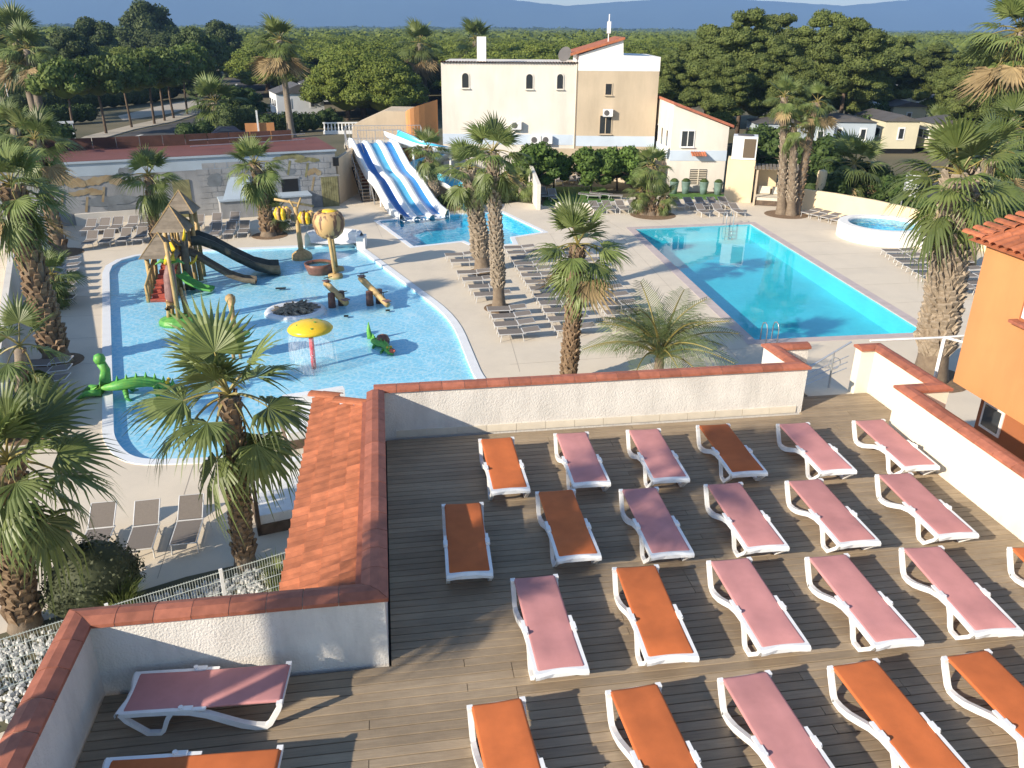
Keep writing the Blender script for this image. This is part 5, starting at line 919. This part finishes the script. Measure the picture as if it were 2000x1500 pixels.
for k in range(NP):
    b = MB(); x0 = k*pwid
    for j in range(int(pwid/.055)): b.add([(x0+.055*j-.005, 0, .05), (x0+.055*j+.005, 0, .05), (x0+.055*j+.005, 0, 1.25), (x0+.055*j-.005, 0, 1.25)], [(0, 1, 2, 3)])
    for z in (.1, .4, .7, 1.0, 1.22): b.box((x0+pwid/2, 0, z), (pwid, .012, .012))
    part('wire_panel', b, m_wire, r, kind='stuff'); part('post', MB().box((x0, 0, .65), (.07, .05, 1.3)), m_white, r)
# gravel bed of white stones
GB = [(-12, 10.5), (-1.7, 14.9), (-1.9, 17.6), (-5.2, 16.7), (-12.5, 13.6)]; part('gravel_bed', MB().prism(GB, GZ, GZ+.02), m_earth, kind='structure')
m_stone = M('white_pebble', (.62, .61, .58), .8, .12, 3, col2=(.4, .4, .39), world=True); sb_ = MB(); qs = random.Random(5); n = 0
while n < 2600:
    x, y = qs.uniform(-12.3, -1.7), qs.uniform(10.6, 17.5); t = (x+12.3)/10.6
    if not (10.6+4.3*t < y < 13.5+4.0*t): continue
    s = qs.uniform(.035, .085); n += 1; q = [(math.cos(a)*s*qs.uniform(.7, 1.2), math.sin(a)*s*qs.uniform(.7, 1.2)) for a in (0, 1.26, 2.5, 3.8, 5.0)]
    sb_.add([(x+a, y+c, GZ+.02) for a, c in q]+[(x+a*.6, y+c*.6, GZ+.03+s*.9) for a, c in q], [(i, (i+1) % 5, 5+(i+1) % 5, 5+i) for i in range(5)]+[(5, 6, 7, 8, 9)])
part('gravel', sb_, m_stone, None, label='bed of white pebbles along the wire fence', cat='gravel', kind='stuff')
m_tuft = M('grass_tuft', (.10, .15, .03), .7, .3, 5, col2=(.22, .24, .08), trans=.2)
def tuft(p, n, h, label, w=.012):
    b = MB(); q = random.Random(int(p[0]*100))
    for k in range(n): a = q.uniform(0, 6.28); L = h*q.uniform(.6, 1.1); o = q.uniform(.1, .55)*L; d = Vector((math.cos(a), math.sin(a), 0)); s = Vector((-d.y, d.x, 0))*w; c = d*q.uniform(0, .2)*h; b.add([c-s, c+s, c+d*o*.5+s*.8+Vector((0, 0, L*.7)), c+d*o*.5-s*.8+Vector((0, 0, L*.7)), c+d*o+Vector((0, 0, L*.85))], [(0, 1, 2, 3), (3, 2, 4)])
    r = root('spiky_plant', (p[0], p[1], GZ), 0, label, 'plant'); part('leaves', b, m_tuft, r)
tuft((-6.2, 15.3), 420, 1.1, 'dark spiky yucca-like plant beside the round shrub'); tuft((-3.0, 15.9), 300, .9, 'light green grass tuft behind fence next to tiled roof'); tuft((-2.3, 16.3), 200, .8, 'small grass tuft at the roof corner behind the fence'); tuft((4.9, 24.2), 300, .8, 'green tuft at the foot of the palm behind the parapet', .02)
b = MB(); sh_ = crown_mesh('foliage', [(0, 0, .75, .85, .85, .8), (.3, .2, .6, .6, .6, .6), (-.3, -.2, .55, .6, .6, .55)], 260, .035, 5, m_grey, .92)
r = root('round_shrub', (*(-6.89, 15.87), GZ), 0, 'clipped round grey-green shrub by the white fence', 'shrub', sc=1.1); put('foliage', sh_, r)
# round planting beds at palm feet
m_bed = M('bark_mulch', (.20, .13, .075), .95, .3, 8, .4, 40)
for p, rr in (((-12.95, 31.45), .9), ((-11.79, 25.08), .8), ((-9.37, 18.72), .9), ((-18.62, 48.84), 1.2), ((-7.36, 51.73), 1.1), ((4.93, 41.87), .8), ((4.94, 35.68), .75), ((18.44, 54.74), 1.6), ((27.93, 53.78), 1.5), ((3.48, 59.73), 2.4), ((19.89, 25.36), 1.4)):
    part('planting_bed', MB().lathe([(rr, 0), (rr, .012), (.01, .013)], 20, (p[0], p[1], GZ+.002)), m_bed, kind='structure')
# ================ street, planting and country behind the pools
m_asph = M('asphalt', (.055, .055, .058), .9, .15, .4, world=True, col2=(.085, .085, .088)); m_walk = M('pale_pavement', (.40, .36, .30), .9, .1, .4, world=True); m_line = M('road_paint', (.6, .6, .58), .8, .1, 1)
road = [(-30.93, 86.04), (-31.95, 96.17), (-30.37, 109.76), (-27.65, 118.92), (-25.89, 126.96), (-27.61, 151.34), (-31.68, 187.09), (-35.84, 218.15), (-37.92, 246.91), (-35.70, 261.24), (-32.10, 249.61), (-26.60, 207.76), (-22.08, 168.23), (-19.75, 128.70), (-18.85, 105.54), (-20.34, 95.03), (-23.47, 82.66)]
part('street', MB().tri([road], GZ-.012), m_asph, kind='structure')
part('pavement', MB().prism([(-33.37, 90.48), (-34.36, 104.00), (-32.48, 115.04), (-30.22, 124.46), (-28.55, 141.77), (-26.47, 133.92), (-27.94, 120.23), (-30.66, 110.87), (-32.35, 97.47), (-31.40, 86.76)], GZ-.02, GZ+.1), m_walk, kind='structure')
part('car_park', MB().tri([[(-75.02, 184.58), (-85.83, 230.27), (-78.67, 249.98), (-64.15, 261.27), (-68.86, 287.53), (-95.33, 294.45), (-102.83, 255.62)]], GZ-.012), m_asph, kind='structure')
part('sandy_path', MB().tri([[(-35.21, 122.82), (-31.19, 131.90), (-29.61, 146.50), (-32.24, 162.66), (-35.33, 146.89), (-37.67, 129.37)]], GZ-.012), m_walk, kind='structure')
part('campsite_lane', MB().tri([[(31.92, 59.80), (33.46, 55.64), (35.93, 51.80), (38.05, 44.78), (59.73, 70.67), (45.20, 63.99), (38.43, 60.55)]], GZ-.012), m_asph, kind='structure')
part('grass_verge', MB().tri([[(38.76, 61.86), (39.43, 60.00), (41.73, 61.53), (41.10, 63.48)]], GZ-.008), m_lawn, kind='structure')
for p, q in (((-30.99, 97.34), (-30.26, 99.44)), ((-28.83, 104.45), (-28.12, 107.43)), ((-30.61, 190.22), (-33.46, 211.91))):
    d = Vector(q)-Vector(p); b = MB().box((0, 0, 0), (d.length, .4, .004)); part('lane_marking', b, m_line, None, loc=(p[0], p[1], GZ-.004), rz=math.atan2(d.y, d.x), kind='structure')
# street trees in a row along the pavement
for k, (p, sc) in enumerate((((-35.46, 104.10), 1.5), ((-32.75, 106.82), 1.55), ((-31.50, 113.20), 1.5), ((-29.73, 117.21), 1.6), ((-29.30, 121.00), 1.5), ((-28.83, 124.35), 1.6), ((-28.22, 130.13), 1.6), ((-28.19, 138.22), 1.7), ((-31.07, 162.59), 1.8), ((-33.76, 187.18), 1.8))):
    tree('street_tree', p, sc, 'small green street tree, %s from the near end of the row' % ('first', 'second', 'third', 'fourth', 'fifth', 'sixth', 'seventh', 'eighth', 'ninth', 'tenth')[k], 'street trees along the pavement', flat=1.25)
# dark evergreens at the left
gl_ = 'dark evergreen trees behind the street'
for k in range(46):
    px_ = random.Random(k*3+1); x = px_.uniform(-.62, -.19); y = px_.uniform(150, 330)
    if -.34 < x < -.22 and y < 165: continue
    tree('evergreen_tree', (x*y, y), px_.uniform(.85, 1.25), 'dark evergreen tree in the wood at upper left', gl_)
for p, sc, lab in (((-.245*240, 240), 1.75, 'dome-shaped dark tree standing tallest at upper left'), ((-.30*200, 200), 1.3, 'broad dark tree left of the dome-shaped one'), ((-.17*230, 230), 1.3, 'dark tree with ragged top beside the street end')): tree('evergreen_tree', p, sc, lab, None)
for k, p in enumerate(((-59.79, 191.48), (-56.82, 188.22), (-63.95, 208.98))): tree('cypress', p, 1.0, 'dark narrow cypress in the car park group', 'cypresses in the car park')
for k in range(9): tree('stone_pine', ((-.36+.02*k)*175, 172+7*(k % 3)), .95, 'umbrella pine in the clump behind the cypresses', 'umbrella pines at upper left')
# umbrella pine wood
n = 0; gp_ = 'umbrella pines of the wood'; qp = random.Random(11); Y = 128
for row in range(15):
    Y = 128+row*12; X = -.12*Y if row > 2 else -.02*Y
    while X < (.16 if row < 2 else .58)*Y+6:
        if not (-.115 < X/Y < -.06 and Y < 170) and not (.02 < X/Y < .09 and Y < 146): tree('umbrella_pine' if n % 3 == 0 else 'stone_pine', (X+qp.uniform(-2, 2), Y+qp.uniform(-3, 3)), qp.uniform(.92, 1.12), 'umbrella pine with rounded crown in the wood behind the white building', gp_, wide=1.4); n += 1
        X += qp.uniform(8.5, 11.5)
        if n > 285: break
for k, (px_, y) in enumerate((((-4.70, 6.97)[0], 120), ((-2.58, 6.97)[0], 122), ((0.50, 7.01)[0], 117), ((-5.09, 6.91)[0], 134), ((-0.57, 6.93)[0], 136))):
    tree('umbrella_pine', (px_, y), (1.0, 1.08, .96, 1.05, 1.1)[k], 'large umbrella pine at the front of the wood, left of the white building', 'front umbrella pines', wide=1.12, flat=1.05)
# far canopy as one mass
bl = []; qc = random.Random(4)
for k in range(2600):
    y = 290+(qc.random()**1.7)*1500; x = qc.uniform(-.75, .85)*y; R_ = qc.uniform(4.5, 7.5); bl.append((x, y, GZ+qc.uniform(4.5, 6.0), R_, R_, qc.uniform(3.0, 4.5)*(1.25 if qc.random() < .06 else 1)))
fc = crown_mesh('far_wood', bl, .45, .75, 9, m_pine, .97); put('far_wood', fc, None, label='far-off pine wood stretching to the horizon', cat='wood', kind='stuff')
bl = [(qc.uniform(-.8, .9)*y, y, GZ+qc.uniform(1, 5), qc.uniform(15, 45), 20, qc.uniform(5, 9)) for y in (1700+3300*qc.random() for _ in range(900))]
put('distant_hedges', crown_mesh('distant_hedges', bl, .02, 4, 10, m_darkleaf, .97), None, label='distant dark line of trees on the plain', cat='wood', kind='stuff')
# tall pines at the right
for k, (x, y, sc) in enumerate((((41.10, 7.32)[0], 104, 0.84), ((41.62, 7.36)[0], 95, 0.91), ((42.44, 7.40)[0], 88, 0.69), ((50.32, 7.36)[0], 108, 0.93), ((52.42, 7.42)[0], 98, 0.91), ((52.77, 7.45)[0], 92, 0.87), ((63.29, 7.46)[0], 104, 0.76), ((42.71, 7.42)[0], 84, 0.61), ((35.36, 7.36)[0], 86, 0.63), ((65.14, 7.44)[0], 112, 0.84), ((77.52, 7.49)[0], 120, 0.73), ((71.84, 7.52)[0], 104, 0.69), ((67.39, 7.54)[0], 92, 0.67), ((61.13, 7.55)[0], 80, 0.58), ((79.61, 7.58)[0], 100, 0.74), ((69.88, 7.59)[0], 84, 0.67), ((41.06, 7.29)[0], 112, 0.69), ((35.51, 7.29)[0], 104, 0.60))):
    tree('tall_pine', (x, y), sc, ('tall pine, left shoulder of the great pine group', 'tall pine with the high left top of the great group', 'lower pine in front of the great group', 'tall pine in the middle of the great group', 'tall pine with the high right top of the great group', 'tall pine at right side of the great group', 'pine at the right end of the great group', 'low pine behind the palm trio', 'dark low pine behind the annexe', 'pine filling behind the great group', 'pine behind the cream mobile homes', 'loose pale pine over the mobile homes', 'pine between mobile homes and right palms', 'low pine at the right edge behind the palms', 'pine at upper right edge', 'pine at the far right edge', 'dark pine just right of the white building', 'dark low pine hugging the white building')[k], 'tall pines at the right')
# two palms beside the terrace whose shadows fall on the near parapet and the loungers
palm('fan palm below the left terrace parapet, beyond the picture edge', (-6.9, 4.8), (-6.7, 4.9, 4.2), .95, .13, .11, 14, 0, dead=0, lo=-25)
palm('taller fan palm beyond the picture edge shading the lounger rows', (-10.3, 3.3), (-10.1, 3.45, 7.9), 1.7, .2, .16, 22, 0, dead=0, lo=-35)
# hedges, shrubs, fig trees
def hedge(label, pts, w, h, dens=40, mat=None):
    bl = []
    for i in range(len(pts)-1):
        a, b_ = Vector(pts[i]), Vector(pts[i+1]); m = max(2, int((b_-a).length/(w*.7)))
        for j in range(m): q = a.lerp(b_, j/m); bl.append((q.x-pts[0][0], q.y-pts[0][1], h*.5, w*.7, w*.7, h*.55*random.uniform(.85, 1.1)))
    r = root('hedge', (*pts[0], GZ), 0, label, 'hedge'); put('foliage', crown_mesh('foliage', bl, dens, .13, len(bl), mat or m_hedge, .9), r)
hedge('clipped dark hedge beside the street trees', [(-42.13, 117.07), (-37.67, 121.05)], 1.6, 2.4); hedge('hedge beyond the mural roof next to the parked car', [(-21.89, 99.54), (-18.77, 101.57)], 1.8, 2.0); hedge('dark hedge in front of the white cabin', [(-13.70, 105.06), (-7.52, 108.24)], 1.5, 2.2)
hedge('hedge behind the curved cream wall', [(31.64, 57.59), (33.75, 55.80)], 1.1, 2.2); hedge('sunlit bright hedge between the mobile homes', [((52.53, -2.35)[0], 86), ((72.00, -5.36)[0], 112)], 1.8, 3.4); hedge('long dark hedge behind the street tree row', [(-51.39, 131.19), (-46.09, 136.21), (-41.04, 144.47), (-36.25, 160.58)], 2.6, 3.0, 26, m_darkleaf); hedge('bushy green strip between hedge and car park', [(-63.33, 158.91), (-54.89, 166.37), (-44.52, 178.80)], 3.2, 3.6, 22); hedge('hedge on the car park edge', [(-66.93, 191.78), (-55.89, 199.63), (-51.61, 208.58)], 2.4, 2.6)
hedge('shrubs at the right edge above the whirlpool loungers', [(36.11, 45.02), (40.54, 46.56)], 1.5, 2.2); hedge('planting at the foot of the water slide', [(4.22, 59.64), (6.73, 60.11), (9.31, 60.59)], .8, .8, 70, m_darkleaf); hedge('dark shrubs behind mural building near the street', [(-18.24, 105.48), (-15.08, 108.92)], 2.0, 3.2, 40, m_darkleaf)
for p, s_, lab in (((11.82, 63.61), .95, 'bright leafy fig tree at left end of the lawn'), ((13.37, 64.76), .75, 'leafy fig tree second from left behind lawn'), ((16.06, 63.12), .85, 'fig tree with bare stem at the lawn middle'), ((18.45, 64.18), .8, 'fig tree beside the brownish shrub'), ((19.44, 63.62), .85, 'dark fig tree next to the clustered palm'), ((10.71, 64.39), .6, 'small leafy tree by low garden wall')): tree('fig_tree', p, s_, lab, 'fig trees round the lawn')
for p, s_, lab in (((36.78, 57.79), 1.6, 'green shrub behind curved wall, below mobile homes'), ((37.10, 55.21), 1.5, 'shrub behind the curved wall near the slatted board'), ((34.83, 58.83), 1.9, 'reddish-green shrub near thin-stemmed palm'), ((35.75, 48.63), 1.3, 'shrub behind the whirlpool end of curved wall'), ((46.27, 57.09), 2.4, 'big shrub at the right edge'), ((37.85, 68.71), 2.2, 'dark shrub behind the palm trio'), ((35.60, 73.27), 2.4, 'dark shrub behind the cooling unit'), ((-17.80, 114.96), 3.0, 'grey-green bush at the street bend'), ((-19.94, 118.27), 2.2, 'lower bush at the street bend'), ((-37.63, 90.91), 3.0, 'bush at the left edge behind wall'), ((-30.36, 80.37), 2.6, 'leafy bush left of the mural roof'), ((-7.04, 111.04), 1.5, 'shrub beside white balustrade'), ((65.64, 80.39), 3.0, 'tall shrub under the drooping palm')): tree('shrub', p, s_, lab, None)
# ================ small houses, vehicles, signs
def home(p, rz, w, d, h, wall, roofm, label, wins=1, pitch=.5):
    r = root('mobile_home', (p[0], p[1], GZ), rz, label, 'mobile home', 'mobile homes'); part('wall', MB().box((0, d/2, .5+h/2), (w, d, h)), wall, r); part('skirt', MB().box((0, d/2, .25), (w-.3, d-.3, .5)), m_dark, r)
    b = MB(); z = .5+h; b.add([(x, y, zz) for y in (-.2, d+.2) for x, zz in ((-w/2-.2, z), (w/2+.2, z), (0, z+pitch))], [(0, 1, 2), (5, 4, 3), (0, 2, 5, 3), (1, 4, 5, 2), (0, 3, 4, 1)]); part('roof', b, roofm, r)
    for k in range(wins):
        wd = put('window', None, r, (-w/2+w*(k+.5)/wins, 0, .5+h*.55)); part('frame', MB().box((0, -.02, 0), (.75, .06, 1.3)), m_white, wd); part('pane', MB().box((0, -.06, 0), (.45, .03, 1.0)), m_glass, wd)
    for k in range(3): wd = put('side_window', None, r, (-w/2, d*(k+.6)/3.2, .5+h*.55)); part('frame', MB().box((-.02, 0, 0), (.06, 1.2, 1.0)), m_white, wd); part('pane', MB().box((-.06, 0, 0), (.03, 1.0, .8)), m_glass, wd)
    return r
m_creamwall = M('cream_cladding', (.62, .57, .42), .8, .05, 1); m_whitewall = M('white_cladding', (.72, .74, .76), .7, .05, 1); m_bluewall = M('pale_blue_cladding', (.42, .48, .54), .8, .06, 1)
home((54.00, 81.57), -.15, 3.6, 8, 2.8, m_creamwall, m_slate, 'nearest cream mobile home with grey roof and narrow window', 1, .6); home((65.34, 97.78), -.15, 4.2, 8, 2.8, m_creamwall, m_slate, 'second cream mobile home just behind the nearest one', 1, .6); home((79.36, 115.51), -.15, 4.6, 9, 2.8, m_creamwall, m_slate, 'third cream mobile home up the slope of roofs', 1, .6)
home((81.08, 109.70), -.1, 9, 4, 2.8, m_creamwall, m_slate, 'wide cream mobile home with long grey roof', 3, .6); home((60.70, 80.89), -.1, 7, 4, 2.6, m_creamwall, m_slate, 'cream mobile home half hidden by right palms', 2, .5); home((48.62, 82.12), -.2, 5, 5, 2.7, m_bluewall, m_slate, 'pale blue mobile home behind the palm trio', 2, .5); home((41.69, 80.96), -.2, 8, 4, 2.7, m_bluewall, m_slate, 'long shaded pale blue mobile home behind cooling unit', 3, .5); home((61.39, 100.34), -.5, 3.4, 7, 2.8, m_whitewall, m_whitewall, 'bright white mobile home under the great pines', 1, .4); home((83.32, 129.11), -.1, 4, 6, 3, m_whitewall, m_whitewall, 'small white cabin behind the cream mobile homes', 1, .4)
home((-11.23, 122.91), .25, 6.5, 7, 2.9, m_whitewall, m_slate, 'white cabin with dark roof beside the tall slender palm', 2, 1.2); home((-9.90, 145.15), .25, 5, 6, 2.7, m_whitewall, m_slate, 'grey roofed cabin behind the white cabin', 1, 1.0)
def car(p, rz, mat, label):
    r = root('parked_car', (p[0], p[1], GZ), rz, label, 'car', 'parked cars'); b = MB(); pr = [(-2.1, .35), (2.1, .35), (2.15, .7), (1.9, .85), (1.1, .92), (.5, 1.42), (-1.1, 1.46), (-1.9, 1.0), (-2.15, .9)]
    k = len(pr); b.add([(x, s*(.85 if z < 1.0 else .68), z) for s in (-1, 1) for x, z in pr], [tuple(range(k)), tuple(range(2*k-1, k-1, -1))]+[(i+k, (i+1) % k+k, (i+1) % k, i) for i in range(k)]); part('body', b, mat, r)
    for s in (-1, 1):
        b = MB(); b.add([(.95, s*.8, .97), (.45, s*.7, 1.36), (-1.0, s*.7, 1.38), (-1.6, s*.8, 1.0)], [(0, 1, 2, 3)]); part('side_glass', b, m_glass, r)
        for x in (-1.3, 1.3): b = MB(); b.tube([(x, s*.7, .32), (x, s*.9, .32)], .32, 12); part('wheel', b, m_dark, r)
    b = MB(); b.add([(1.12, -.62, .95), (1.12, .62, .95), (.54, .58, 1.41), (.54, -.58, 1.41)], [(0, 1, 2, 3)]); part('windscreen', b, m_glass, r)
car((-17.34, 100.49), .35, M('dark_blue_car_paint', (.03, .035, .06), .25, .05, 1), 'dark car parked behind the mural roof'); car((-81.96, 237.23), .1, M('white_car_paint', (.7, .7, .7), .25, .05, 1), 'white car in the upper left car park'); car((-94.56, 294.46), .1, M('silver_car_paint', (.4, .41, .43), .3, .05, 1), 'silver car farther back in car park'); car((-31.50, 229.19), .9, M('grey_car_paint', (.2, .21, .22), .3, .05, 1), 'grey car at the street end')
for k, (p, h) in enumerate((((-49.69, 138.95), 4.2), ((-55.75, 139.40), 5.5), ((-39.34, 182.88), 4.5), ((-60.72, 164.35), 4.5))):
    r = root('street_lamp', (*p, GZ), 0, ('white globe lamp beside the first street tree', 'double white lamp at the far left edge', 'white globe lamp above the street tree row', 'white globe lamp before the twin tall palms')[k], 'street lamp', 'street lamps'); part('pole', MB().tube([(0, 0, 0), (0, 0, h)], [.07, .05], 7), m_whitemetal, r); b = MB(); b.lathe([(.02, -.32), (.24, -.2), (.32, 0), (.24, .2), (.02, .32)], 12, (0, 0, h+.3)); part('globe', b, m_white, r, True)
r = root('sign_cluster', (*(-26.37, 207.75), GZ), .3, 'group of small red and white square signs at the street end', 'sign'); 
for i in range(2):
    for j in range(2): sg = put('sign_board', None, r, (-.9+1.5*i+.9*j, 0, 3.6+1.3*(1-j))); part('panel', MB().box((0, 0, 0), (1.2, .06, 1.1)), m_white, sg); part('red_mark', MB().box((0, -.04, .1), (.7, .02, .3)), m_red, sg)
for x in (-.9, 1.5): part('post', MB().tube([(x, .05, 0), (x, .05, 4.6)], .06, 6), m_steel, r)
r = root('blue_banner', (*(-22.39, 139.54), GZ), .1, 'pale blue and white board beside the street', 'banner'); 
for x in (-.75, .75): part('panel', MB().box((x, 0, 2.0), (1.35, .06, 1.7)), m_turq if x < 0 else m_muralblue, r); part('post', MB().tube([(x, .06, 0), (x, .06, 2.9)], .05, 6), m_steel, r); part('white_stripe', MB().box((x, -.04, 2.5), (1.2, .02, .4)), m_white, r)
r = root('white_balustrade', (*(-6.68, 104.42), GZ), .0, 'white balustrade behind the slide platform', 'balustrade'); part('rail', MB().box((2, 0, 1.3), (5, .2, .15)), m_white, r)
for k in range(12): part('baluster', MB().lathe([(.08, .4), (.12, .7), (.07, 1.0), (.1, 1.25)], 8, (-.3+.42*k, 0, 0)), m_white, r)
part('base', MB().box((2, 0, .2), (5, .25, .4)), m_white, r)
r = root('entrance_kiosk', (*(-31.01, 88.44), GZ), .3, 'small grey kiosk frame left of the mural roof', 'kiosk')
for sx in (-.8, .8): part('post', MB().box((sx, 0, 1.6), (.18, .18, 3.2)), m_whitemetal, r)
part('top_beam', MB().box((0, 0, 3.2), (2.0, .3, .2)), m_whitemetal, r); part('panel', MB().box((0, .2, 1.6), (1.4, .06, 2.6)), m_slate, r)
r = root('orange_gate_wall', (*(-13.98, 100.17), GZ), .2, 'low orange wall with white post behind mural roof', 'wall'); part('wall', MB().box((0, 0, .9), (3.2, .25, 1.8)), m_house, r); part('post', MB().box((-.2, -.3, 1.6), (.18, .18, 3.2)), m_white, r)
# ================ mountains and air
def ridge(name, y, prof, mat, depth):
    q = random.Random(len(prof)); rows = [[], [], [], []]
    for i in range(len(prof)-1):
        for j in range(12):
            t = j/12; x = prof[i][0]+(prof[i+1][0]-prof[i][0])*t; h = prof[i][1]+(prof[i+1][1]-prof[i][1])*t+q.uniform(-2.5, 2.5)
            for k, (dy, f) in enumerate(((0, 0), (depth*.4, .55), (depth, 1), (depth*2, 0))): rows[k].append((x, y+dy, GZ-1+h*f))
    b = MB(); b.sheet(rows); part(name, b, mat, None, True, kind='structure')
m_mount = M('forested_mountain', (.05, .07, .05), .95, .2, .002, world=True)
ridge('mountains', 6000, [(-5200, 66), (-3300, 99), (-2900, 165), (-2300, 264), (-1500, 297), (-600, 280), (-100, 275), (500, 247), (1000, 198), (1400, 165), (1900, 203), (2400, 236), (3100, 209), (3600, 187), (4300, 247), (5600, 275), (6500, 242)], m_mount, 500)
hz_ = bpy.data.materials.new('haze'); hz_.use_nodes = True; N = hz_.node_tree.nodes; N.remove(N['Principled BSDF']); pv = N.new('ShaderNodeVolumePrincipled'); pv.inputs['Color'].default_value = (.27, .47, .84, 1); pv.inputs['Density'].default_value = .0002; pv.inputs['Anisotropy'].default_value = 0
hz_.node_tree.links.new(pv.outputs[0], N['Material Output'].inputs['Volume'])
part('haze', MB().box((500, 3450, 155), (14800, 7300, 322)), hz_, kind='stuff', label='pale blue haze over the plain', cat='haze')
